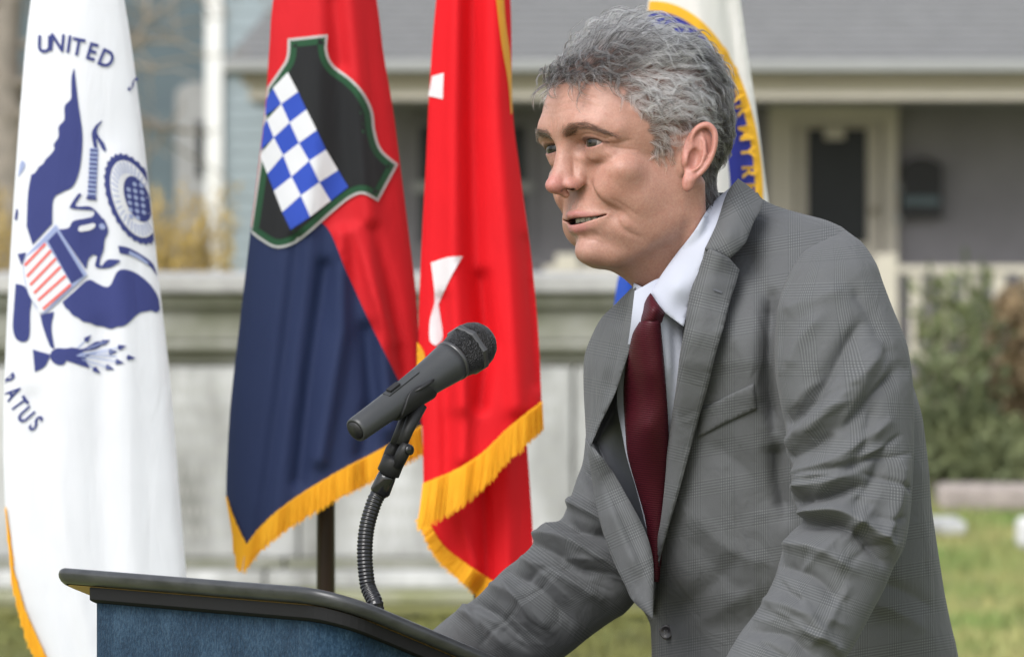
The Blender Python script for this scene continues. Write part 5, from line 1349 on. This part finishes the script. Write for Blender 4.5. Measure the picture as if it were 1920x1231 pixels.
# ------------------------------------------------------------ jacket body: a closed tube of rings
#           row   left  right  depth of the axis
ROWS = np.array([(330,1368,1392,5.13),(345,1350,1412,5.13),(372,1332,1428,5.13),(386,1325,1456,5.13),(400,1318,1502,5.13),(412,1308,1548,5.128),(425,1300,1578,5.125),(450,1280,1610,5.12),(480,1255,1632,5.12),(510,1222,1644,5.12),(534,1190,1652,5.12),(571,1153,1660,5.12),(594,1130,1664,5.12),(626,1112,1676,5.12),
    (663,1099,1690,5.125),(700,1095,1704,5.13),(747,1096,1720,5.135),(784,1098,1730,5.14),(830,1103,1736,5.145),(880,1110,1742,5.15),(940,1118,1746,5.155),(1000,1134,1754,5.16),(1060,1156,1763,5.165),(1110,1180,1771,5.17),(1160,1215,1781,5.175),(1200,1221,1791,5.18),(1260,1221,1806,5.19),(1400,1215,1840,5.20),(1650,1210,1880,5.20)], float)
YS = np.concatenate([np.arange(361, 1262, 4.0), np.arange(1270, 1651, 20.0)])
def smooth_interp(y, i):
    t = np.interp(y, ROWS[:, 0], np.arange(len(ROWS))); s_ = spline(np.stack([np.arange(len(ROWS)), ROWS[:, i]], 1), n=8); return np.interp(t, s_[:, 0], s_[:, 1])
SLOPE, THK = -.42, .155
BODY_FOLDS = [([(1330,830),(1400,880),(1440,960)], 30, -.006), ([(1448,560),(1444,640),(1444,720),(1454,800)], 15, -.024), ([(1300,1000),(1360,1080),(1420,1120)], 26, -.005), ([(1290,960),(1350,1020),(1440,1060)], 22, .005), ([(1458,830),(1464,900),(1474,960)], 20, -.022),
    ([(1280,1180),(1340,1150),(1420,1100)], 22, .005), ([(1270,1140),(1330,1100),(1390,1040)], 20, -.004), ([(1730,860),(1735,960),(1750,1060)], 16, .006), ([(1400,470),(1430,540),(1440,600)], 22, -.005), ([(1370,620),(1400,680),(1410,760)], 28, .006), ([(1364,881),(1385,980),(1407,1085),(1415,1231)], 4, -.0022),
    ([(1418,404),(1480,425),(1541,445)], 3.5, -.0016), ([(1640,1130),(1690,1150),(1740,1180)], 18, .005), ([(1650,1090),(1700,1110),(1750,1140)], 14, -.004)]
def body_front(p):
    p = np.asarray(p, float); y = np.clip(p[:, 1], 330, 1650); l, r, d0 = smooth_interp(y, 1), smooth_interp(y, 2), smooth_interp(y, 3)
    hw_ = (r - l) / 2; xc = (l + r) / 2; t = np.clip((p[:, 0] - xc) / hw_, -1, 1); k = np.minimum(1, hw_ / 300)
    return d0 + SLOPE * (p[:, 0] - xc) / PPR * 5.1 - THK * k * np.sqrt(np.maximum(0, 1 - np.abs(t) ** 2.3)) - strokes(p, BODY_FOLDS)
VEE = outline([(1362,378),(1342,423),(1319,469),(1303,515),(1289,570),(1275,663),(1262,770),(1250,880),(1236,1000),(1226,1110)], [(1226,1110),(1200,1040),(1150,940),(1104,828)], [(1104,828),(1150,735),(1175,670),(1192,590),(1188,548)], [(1188,548),(1230,440),(1300,390),(1362,378)], step=8)
NFc, NBc = 190, 40
V = []; UVb = []; keepm = []
for y in YS:
    l, r, d0 = (float(smooth_interp(np.array([y]), i)[0]) for i in (1, 2, 3)); xc, hw_ = (l + r) / 2, (r - l) / 2
    a = np.linspace(np.pi, 0, NFc); xs = xc + hw_ * np.cos(a); p = np.stack([xs, np.full(NFc, y)], 1); d = body_front(p)
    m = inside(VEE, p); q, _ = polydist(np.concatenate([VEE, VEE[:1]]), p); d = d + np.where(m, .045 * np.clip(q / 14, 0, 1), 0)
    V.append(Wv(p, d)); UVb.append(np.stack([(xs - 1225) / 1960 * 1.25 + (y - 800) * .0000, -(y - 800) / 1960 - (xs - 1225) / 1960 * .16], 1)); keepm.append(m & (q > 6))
    a2 = np.linspace(0, -np.pi, NBc + 2)[1:-1]; x2 = xc + hw_ * np.cos(a2); p2 = np.stack([x2, np.full(NBc, y)], 1); k = min(1, hw_ / 300)
    d2 = d0 + SLOPE * (x2 - xc) / PPR * 5.1 + THK * k * np.abs(np.sin(a2))
    V.append(Wv(p2, d2)); UVb.append(np.stack([(r - 1225) / 1960 * 1.25 + (r - x2) / 1960, -(y - 800) / 1960 + 0 * x2], 1)); keepm.append(np.zeros(NBc, bool))
V = np.concatenate(V); UVb = np.concatenate(UVb); keepm = np.concatenate(keepm); n = NFc + NBc; F = []; MI = []
for i in range(len(YS) - 1):
    for j in range(n):
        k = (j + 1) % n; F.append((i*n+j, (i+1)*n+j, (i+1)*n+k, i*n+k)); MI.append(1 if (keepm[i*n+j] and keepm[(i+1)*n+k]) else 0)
F.append(tuple(range(n))); MI.append(0); F.append(tuple((len(YS)-1)*n + j for j in range(n))[::-1]); MI.append(0)
jacket = obj('jacket', V, F, None, person, uv=UVb, mats=[M['plaid'], M['lining_shade']], mat_idx=MI)

def patch(name, poly, depth, m, parent, step=7, skirt=.006, uvf=None, edge_round=0.0, er_w=8):
    """A cloth piece lying at its own depth, with its cut edge turned back."""
    v, f = fill(poly, step); d = depth(v)
    if edge_round:
        q, _ = polydist(np.concatenate([poly, poly[:1]]), v); d = d + edge_round * np.exp(-(q / er_w) ** 2)
    w = Wv(v, d); uv = uvf(v) if uvf else np.stack([v[:, 0] / 1960, -v[:, 1] / 1960], 1); nb = len(poly)
    if skirt:
        # the outline comes first in the triangulation, in order
        back = Wv(v[:nb], d[:nb] + skirt); n0 = len(w); w = np.concatenate([w, back]); uv = np.concatenate([uv, uv[:nb]])
        ar = np.sum(poly[:, 0] * np.roll(poly[:, 1], -1) - np.roll(poly[:, 0], -1) * poly[:, 1])
        sk = [(i, n0 + i, n0 + (i+1) % nb, (i+1) % nb) for i in range(nb)]
        f = f.tolist() + (sk if ar > 0 else [q[::-1] for q in sk])
    return obj(name, w, f, m, parent, uv=uv)
def uv_rot(px, py, deg, sx=1.0, sy=1.0):
    a = math.radians(deg); c, s_ = math.cos(a), math.sin(a)
    return lambda v: np.stack([((v[:, 0]-px)*c + (v[:, 1]-py)*s_) / 1960 * sx, -(-(v[:, 0]-px)*s_ + (v[:, 1]-py)*c) / 1960 * sy], 1)

# ------------------------------------------------------------ shirt, collar and tie
SH = tps([(1195,560,5.000),(1240,600,4.992),(1285,600,5.020),(1160,700,5.045),(1215,700,5.006),(1265,700,5.006),(1155,760,5.07),(1210,800,5.030),(1255,800,5.030),(1180,900,5.075),(1230,900,5.066),(1215,1000,5.09),(1240,1000,5.088),(1226,1100,5.10),(1250,1100,5.10),(1300,500,5.03)])
shirt = patch('shirt', outline([(1190,545),(1178,640),(1162,700),(1157,755),(1168,820),(1176,860),(1194,920),(1214,1000),(1222,1050)], [(1222,1050),(1262,960),(1285,800),(1300,660),(1310,560)], [(1310,560),(1250,520),(1190,545)], step=8),
              lambda p: SH(p) - strokes(p, [([(1262,600),(1268,680),(1256,800)], 7, -.004), ([(1272,620),(1275,700),(1262,790)], 5, .003), ([(1252,620),(1254,700)], 5, .002)]), M['shirt'], person, skirt=0)
# neck distance, so that the collar wraps the neck
_bv = BVHTree.FromPolygons([tuple(p) for p in hw(HV)], [tuple(q) for q in HFc.tolist()])
def neck_depth(p, default=9.0):
    out = np.full(len(p), default); o = Vector((0, 0, CAM_H))
    for i, (x, y) in enumerate(p):
        dr = Vector(W(x, y, 1.0)) - o; hit = _bv.ray_cast(o, dr.normalized())
        if hit[0] is not None: out[i] = hit[0].y
    return out
CL = tps([(1222,548,5.000),(1236,520,5.004),(1268,478,5.008),(1301,436,5.012),(1333,386,5.030),(1363,360,5.050),(1282,610,4.985),(1245,585,4.988),(1287,575,4.994),(1298,534,4.990),(1319,469,4.995),(1342,413,5.012),(1366,372,5.035),(1270,540,4.988)])
def collar_depth(p): 
    d = CL(p); return np.minimum(d, neck_depth(p) - .0075)
patch('shirt_collar', outline([(1368,352),(1333,384),(1301,434),(1268,476),(1238,518),(1221,548)], [(1221,548),(1231,571),(1245,585),(1282,612)], [(1282,612),(1290,580),(1304,534),(1326,469),(1350,413),(1376,366)], [(1376,366),(1368,352)], step=6), collar_depth, M['shirt'], person, step=6, skirt=.004, edge_round=.0015, er_w=5)
CF = tps([(1190,532,5.03),(1222,546,5.004),(1212,558,5.002),(1200,584,5.008),(1190,570,5.02)])
patch('shirt_collar', outline([(1188,530),(1205,538),(1222,546)], [(1222,546),(1213,560),(1202,590)], [(1202,590),(1192,575),(1186,550)], [(1186,550),(1188,530)], step=5), CF, M['shirt'], person, step=5, skirt=.004, edge_round=.0015, er_w=5)
TI = lambda p: SH(p) - .012
def tie_round(lx, rx):
    return lambda p: SH(p) - .006 - .009 * np.sqrt(np.maximum(0, 1 - np.clip((p[:, 0] - (lx(p[:, 1]) + rx(p[:, 1]))/2) / ((rx(p[:, 1]) - lx(p[:, 1]))/2), -1, 1) ** 2))
TLx = [(1199,603),(1186,626),(1178,663),(1171,700),(1169,747),(1173,816),(1176,850),(1185,886),(1198,930),(1210,975),(1216,1030),(1222,1090)]
TRx = [(1238,600),(1243,654),(1247,700),(1252,770),(1254,820),(1254,871),(1250,930),(1245,1000),(1236,1090)]
tie = patch('tie', outline(TLx, [TLx[-1], TRx[-1]], TRx[::-1], [TRx[0], TLx[0]], step=6), tie_round(edge(TLx), edge(TRx)), M['tie'], person, step=6, skirt=.004, uvf=uv_rot(1200, 600, 6))
KN = tps([(1221,550,4.990),(1246,585,4.980),(1238,602,4.982),(1200,606,4.992),(1204,580,4.995),(1222,580,4.972),(1220,600,4.974)])
patch('tie_knot', outline([(1220,549),(1233,568),(1247,586)], [(1247,586),(1241,604)], [(1241,604),(1218,610),(1198,606)], [(1198,606),(1204,580),(1213,558),(1220,549)], step=5), KN, M['tie'], tie, step=5, skirt=.008, uvf=uv_rot(1200, 600, 40), edge_round=.004, er_w=5)

# ------------------------------------------------------------ lapels and jacket collar
INN = [(1363,362),(1342,423),(1319,469),(1303,515),(1291,561),(1285,608),(1275,663),(1268,723),(1259,784),(1252,830),(1247,900),(1239,973),(1228,1034),(1224,1106),(1224,1150)]
def LAPD(p):
    """Lapel: stands on the jacket front, lifts towards the shirt collar and rolls over at its inner edge."""
    q, _ = polydist(spline(np.array(INN, float), step=8), p)
    ex = np.interp(p[:, 1], [440, 469, 515, 561, 608, 660, 720, 800], [.075, .066, .044, .029, .017, .010, .005, 0])
    return body_front(p) - .012 - ex * np.exp(-(np.maximum(q - 20, 0) / 60) ** 2) - .010 * np.exp(-(q / 45) ** 2) + .008 * np.exp(-(q / 5.0) ** 2)
lapel = patch('lapel', outline(INN[2:], [(1224,1150),(1232,1085),(1240,1039),(1255,983),(1270,932),(1285,878),(1300,822),(1317,760),(1329,719),(1342,663),(1356,617),(1370,561),(1379,534),(1387,506)], [(1387,506),(1368,484)], [(1368,484),(1345,472),(1321,463),(1319,469)], step=7), LAPD, M['plaid'], jacket, step=7, skirt=.011, uvf=uv_rot(1300, 500, 14, 1.15), edge_round=.0015, er_w=5)
patch('buttonhole', outline([(1338,540),(1354,546)], [(1354,546),(1353,550)], [(1353,550),(1337,544)], [(1337,544),(1338,540)], step=4), lambda p: LAPD(p) - .0012, M['lining_shade'], lapel, step=4, skirt=0)
CJ = tps([(1384,336,5.045),(1363,360,5.040),(1342,423,5.003),(1320,467,4.985),(1412,358,5.055),(1431,379,5.045),(1414,413,5.015),(1398,453,4.992),(1368,486,4.983),(1385,390,5.012),(1365,440,4.985)])
patch('jacket_collar', outline([(1384,334),(1363,362),(1342,423),(1321,467)], [(1321,467),(1345,474),(1367,485)], [(1367,485),(1385,470),(1399,454)], [(1399,454),(1406,436),(1415,413),(1426,396),(1431,379)], [(1431,379),(1412,356),(1384,334)], step=6), lambda p: np.minimum(CJ(p), body_front(p) - .008), M['plaid'], jacket, step=6, skirt=.008, uvf=uv_rot(1380, 400, -28, 1.1), edge_round=.002, er_w=5)
# far lapel and the free front edge below it
FLD = tps([(1190,534,5.030),(1153,571,5.075),(1129,594,5.095),(1111,626,5.105),(1097,663,5.11),(1095,747,5.11),(1100,826,5.085),(1106,832,5.05),(1125,790,5.045),(1157,720,5.02),(1183,645,5.005),(1199,589,4.998),(1192,552,5.01),(1130,690,5.055),(1160,620,5.035)])
patch('lapel', outline([(1191,532),(1153,571),(1129,594),(1111,626),(1097,663),(1094,700),(1095,747),(1097,784),(1099,828)], [(1099,828),(1108,834)], [(1108,834),(1128,790),(1155,733),(1172,682),(1184,645),(1200,589)], [(1200,589),(1194,560),(1191,532)], step=6),
      lambda p: FLD(p) - strokes(p, [([(1150,590),(1135,660),(1125,760)], 12, .008), ([(1172,590),(1160,660),(1135,750)], 10, -.006), ([(1180,600),(1172,650),(1150,715)], 6, .005)]), M['plaid'], jacket, step=6, skirt=.03, uvf=uv_rot(1150, 600, 12, 1.5), edge_round=.004, er_w=6)
FED = tps([(1099,826,5.075),(1116,937,5.055),(1152,1055,5.035),(1187,1126,5.02),(1225,1160,5.005),(1108,832,5.05),(1147,881,5.045),(1177,932,5.04),(1208,988,5.03),(1224,1034,5.022),(1226,1106,5.012),(1150,960,5.035),(1190,1050,5.02)])
patch('front_edge', outline([(1097,822),(1106,871),(1116,937),(1131,999),(1152,1055),(1172,1096),(1187,1126),(1224,1160)], [(1224,1160),(1225,1106),(1226,1075),(1222,1034),(1207,988),(1177,932),(1147,881),(1108,832)], [(1108,832),(1097,822)], step=6),
      lambda p: FED(p) - strokes(p, [([(1120,860),(1150,960),(1195,1070)], 12, .006), ([(1130,900),(1175,990),(1212,1080)], 8, -.003)]), M['plaid'], jacket, step=6, skirt=.06, uvf=uv_rot(1150, 950, -24, 1.3), edge_round=.004, er_w=6)
# pocket and button
patch('pocket_welt', outline([(1314,768),(1365,741),(1413,719)], [(1413,719),(1419,766)], [(1419,766),(1360,793),(1308,820)], [(1308,820),(1314,768)], step=6), lambda p: body_front(p) - .0035, M['plaid'], jacket, step=6, skirt=.004, uvf=lambda v: np.stack([(v[:, 0] - 1225) / 1960 * 1.25, -(v[:, 1] - 800) / 1960 - (v[:, 0] - 1225) / 1960 * .16], 1), edge_round=.001, er_w=4)
bc = np.array([[1250., 1184.]]); bw = Wv(bc, body_front(bc) - .006)[0]; bn = np.array([-.38, -.92, .05])
bt = MB().lathe(bw, bn, [(0, .0068), (.0014, .0072), (.0026, .0066), (.0022, .0050), (.0018, .0045), (.0018, 0)], 28).build('button', M['button'], jacket, True)
for dx, dz in ((-.0013, .0013), (.0013, .0013), (-.0013, -.0013), (.0013, -.0013)):
    MB().lathe(bw + bn * .0018 + np.array([dx, 0, dz]), bn, [(0, .0006), (.0004, .0006), (.0005, 0)], 8).build('button_hole', M['lining_shade'], bt, True)

# ------------------------------------------------------------ sleeves: closed tubes with drawn folds
def sleeve_tube(name, st, folds, parent, ratio=.9, nphi=150, k=20, seed=0, vshift=0.0, ushift=0.0, cap=True):
    """st: (left x, y, right x, y, depth of the axis)."""
    S = spline(np.array(st, float), n=k); c = (S[:, 0:2] + S[:, 2:4]) / 2; h = (S[:, 2:4] - S[:, 0:2]) / 2; dc = S[:, 4]
    hl = np.linalg.norm(h, axis=1); wc = Wv(c, dc); v_ = np.concatenate([[0], np.cumsum(np.linalg.norm(np.diff(wc, axis=0), axis=1))])
    phi = np.linspace(0, 2*np.pi, nphi, endpoint=False); V = []; U = []
    for i in range(len(S)):
        p = c[i] + h[i] * np.cos(phi)[:, None]; fr_ = np.sin(phi)
        dl = 1.45 * strokes(p, folds) * np.clip(fr_ * 3, 0, 1); rm = hl[i] * dc[i] / PPR; g = 1 + dl / max(rm, .01)
        q = c[i] + h[i] * (np.cos(phi) * np.where(np.abs(fr_) < .25, 1, g))[:, None]
        V.append(Wv(q, dc[i] - rm * ratio * np.sign(fr_) * np.abs(fr_) ** .9 * g)); U.append(np.stack([np.where(phi > 1.5*np.pi, phi - 2*np.pi, phi) * .062 + ushift, np.full(nphi, -v_[i] + vshift)], 1))
    n = nphi; V = np.concatenate(V); U = np.concatenate(U); F = [(i*n+j, i*n+(j+1) % n, (i+1)*n+(j+1) % n, (i+1)*n+j) for i in range(len(S)-1) for j in range(n)]
    if cap: F += [tuple(range(n))[::-1], tuple((len(S)-1)*n + j for j in range(n))]
    return obj(name, V, F, M['plaid'], parent, uv=U)
NEAR = [(1552,447,1584,433,4.975),(1509,470,1616,454,4.96),(1487,500,1642,492,4.945),(1470,536,1656,530,4.94),(1459,575,1673,575,4.935),(1453,640,1699,640,4.93),(1454,700,1710,700,4.925),(1462,750,1714,760,4.92),(1473,805,1714,815,4.915),(1474,845,1713,862,4.91),(1487,885,1711,910,4.905),
        (1483,920,1708,952,4.90),(1492,952,1703,992,4.895),(1505,975,1694,1030,4.89),(1476,1006,1676,1062,4.885),(1462,1050,1656,1108,4.88),(1450,1088,1632,1152,4.87),(1422,1140,1604,1205,4.86),(1388,1186,1572,1252,4.85),(1362,1230,1540,1300,4.84),(1325,1300,1490,1370,4.83),(1290,1370,1440,1440,4.82)]
NFOLD = [([(1470,800),(1530,740),(1580,660),(1615,610)], 15, -.008), ([(1478,830),(1545,780),(1610,700),(1655,650)], 18, .008), ([(1478,858),(1560,815),(1640,740),(1692,690)], 13, -.007), ([(1488,888),(1570,858),(1660,790)], 14, .007), ([(1489,940),(1550,930),(1610,912)], 10, -.010), ([(1492,914),(1545,905),(1600,888)], 11, .007),
         ([(1502,966),(1570,955),(1620,980),(1668,1018)], 12, .010), ([(1506,985),(1570,985),(1620,1015),(1655,1050)], 11, -.010), ([(1473,1020),(1535,1028),(1596,1065)], 15, .007), ([(1462,1060),(1524,1082),(1575,1126)], 13, -.006), ([(1436,1125),(1499,1143),(1540,1187)], 14, .006), ([(1400,1180),(1470,1190),(1525,1228)], 12, -.006),
         ([(1470,580),(1520,560),(1580,540)], 22, .004), ([(1600,540),(1640,600),(1670,680)], 16, -.005), ([(1620,700),(1600,760),(1560,830)], 14, .005), ([(1480,690),(1500,640),(1540,590)], 14, .004), ([(1660,840),(1640,900),(1600,950)], 14, -.006), ([(1690,860),(1680,940),(1650,1000)], 12, .005), ([(1590,1100),(1560,1150),(1520,1210)], 10, .003),
         ([(1640,760),(1620,830),(1590,880)], 10, -.005)]
def crumple(n, box, ang, seed, h=.0026):
    """Small random creases, most of them running across the arm."""
    r = np.random.default_rng(seed); out = []
    for i in range(n):
        c = np.array([r.uniform(*box[0]), r.uniform(*box[1])]); a = math.radians(ang + r.normal(0, 22)); L = r.uniform(22, 60); u = np.array([math.cos(a), math.sin(a)]); v = np.array([-u[1], u[0]])
        out.append(([c - u*L, c + v*r.normal(0, 5), c + u*L], r.uniform(5, 9), r.choice([-1, 1]) * h * r.uniform(.5, 1.3)))
    return out
NFOLD += crumple(16, ((1500, 1680), (840, 1060)), -20, 31) + crumple(10, ((1480, 1680), (600, 840)), -45, 32, .0018) + crumple(9, ((1400, 1580), (1080, 1230)), 30, 33, .0022)
NFOLD += [([(1541,452),(1512,474),(1486,512),(1470,566),(1463,631),(1463,700)], 4, .0015)]
ls = sleeve_tube('sleeve', NEAR, NFOLD, jacket, .88)
# padded sleeve head seam
sm_ = spline(np.array([(1541,447),(1504,472),(1478,514),(1461,566),(1452,631),(1452,690),(1462,745)], float), step=6)
FAR = [(1130,640,1230,640,5.24),(1105,740,1230,760,5.235),(1097,830,1210,870,5.225),(1092,868,1200,925,5.22),(1082,896,1200,970,5.21),(1064,948,1200,1030,5.205),(1050,974,1205,1080,5.20),(1020,980,1200,1110,5.20),(1002,997,1190,1128,5.20),(998,1020,1170,1150,5.20),(975,1044,1150,1162,5.20),(946,1066,1110,1190,5.205),(920,1092,1070,1222,5.21),(892,1120,1035,1246,5.22),(852,1147,990,1262,5.23),(826,1168,950,1272,5.24),(800,1190,915,1285,5.25)]
FFOLD = [([(1000,1005),(1060,1008),(1120,1040),(1170,1080)], 12, .008), ([(1055,980),(1106,999),(1150,1012)], 12, -.012), ([(1030,1030),(1096,1068),(1157,1088)], 13, -.010), ([(985,1050),(1050,1075),(1120,1120)], 14, .007), ([(1070,945),(1110,960),(1140,985)], 10, .006), ([(950,1070),(1010,1100),(1070,1160)], 12, -.005), ([(920,1095),(975,1125),(1030,1180)], 12, .005), ([(860,1145),(900,1165),(950,1215)], 10, .004), ([(885,1125),(930,1150),(985,1200)], 9, -.005), ([(1090,880),(1115,910),(1140,930)], 9, -.006)]
FFOLD += crumple(14, ((1000, 1170), (940, 1100)), 25, 41) + crumple(8, ((860, 1000), (1080, 1200)), 50, 42, .002) + [([(1065,1058),(980,1128),(900,1208)], 2.6, -.0016)]
rs = sleeve_tube('sleeve', FAR, FFOLD, jacket, .8, ushift=.01)

# ------------------------------------------------------------ below the frame: hands on the lectern, trousers, shoes
M['hand_skin'] = mat('hand_skin', (.37, .215, .155, 1), .5, var=.15, scale=60)
def hand(root_px, d, toward, flip):
    """Relaxed hand resting on the lectern: palm and five bent fingers grown from one skeleton."""
    o = W(*root_px, d); f = np.asarray(toward, float); f /= np.linalg.norm(f); s_ = np.cross(f, [0, 0, 1]) * flip; s_ /= np.linalg.norm(s_)
    vs = [o, o + f*.05]; es = [(0, 1)]; rd = [.030, .036]
    for i, (off, ln, r) in enumerate(((-.030, .070, .0085), (-.010, .080, .009), (.010, .076, .009), (.029, .060, .008))):
        b = o + f*.085 + s_*off; j = [b, b + f*ln*.45 + np.array([0, 0, -.010]), b + f*ln*.75 + np.array([0, 0, -.028]), b + f*ln*.9 + np.array([0, 0, -.045])]
        k = len(vs); vs += j; es += [(1, k), (k, k+1), (k+1, k+2), (k+2, k+3)]; rd += [r*1.15, r, r*.95, r*.8]
    k = len(vs); b = o + f*.03 - s_*.035; vs += [b, b + f*.03 - s_*.018, b + f*.055 - s_*.020 + np.array([0, 0, -.01])]; es += [(0, k), (k, k+1), (k+1, k+2)]; rd += [.013, .011, .009]
    me = bpy.data.meshes.new('hand'); me.from_pydata([tuple(p - world_loc(person)) for p in vs], es, []); me.materials.append(M['hand_skin'])
    h_ = bpy.data.objects.new('hand', me); COL.objects.link(h_); h_.parent = person
    md = h_.modifiers.new('skin', 'SKIN')
    for v_, r in zip(me.skin_vertices[0].data if me.skin_vertices else [], rd): v_.radius = (r, r * .8)
    if me.skin_vertices: me.skin_vertices[0].data[0].use_root = True
    h_.modifiers.new('sub', 'SUBSURF').render_levels = 2
    return h_
hand((845, 1232), 5.25, (-.75, -.25, -.10), 1); hand((1345, 1395), 4.83, (-.75, .05, -.25), -1)
for px, d in ((1480, 5.30), (1600, 5.12)):
    x = (px - 960) / PPR * d; zt = .98
    MB().tube(spline([(x, d, zt), (x, d - .01, .55), (x + .01, d, .06)], n=8), np.linspace(.105, .062, 17), 20).build('trouser_leg', M['trouser'], person, True)
    v = []
    for t in np.linspace(0, 1, 12):
        w_ = .042 * math.sin(math.pi * (.12 + .76 * t)) ** .6; hh = .085 * (1 - t) ** 1.6 + .03
        c_ = np.array([x + .06 - .26 * t * .8, d + .02 - .26 * t * .55, 0]); sd__ = np.array([.55, -.8, 0])
        v.append([c_ + sd__ * w_ * math.cos(a) + np.array([0, 0, (hh/2 + hh/2 * math.sin(a)) - .02]) for a in np.linspace(0, 2*np.pi, 14, endpoint=False)])
    V, F = loft([np.array(q) for q in v]) if 'loft' in globals() else (None, None)
    obj('shoe', V, F, M['shoe'], person)
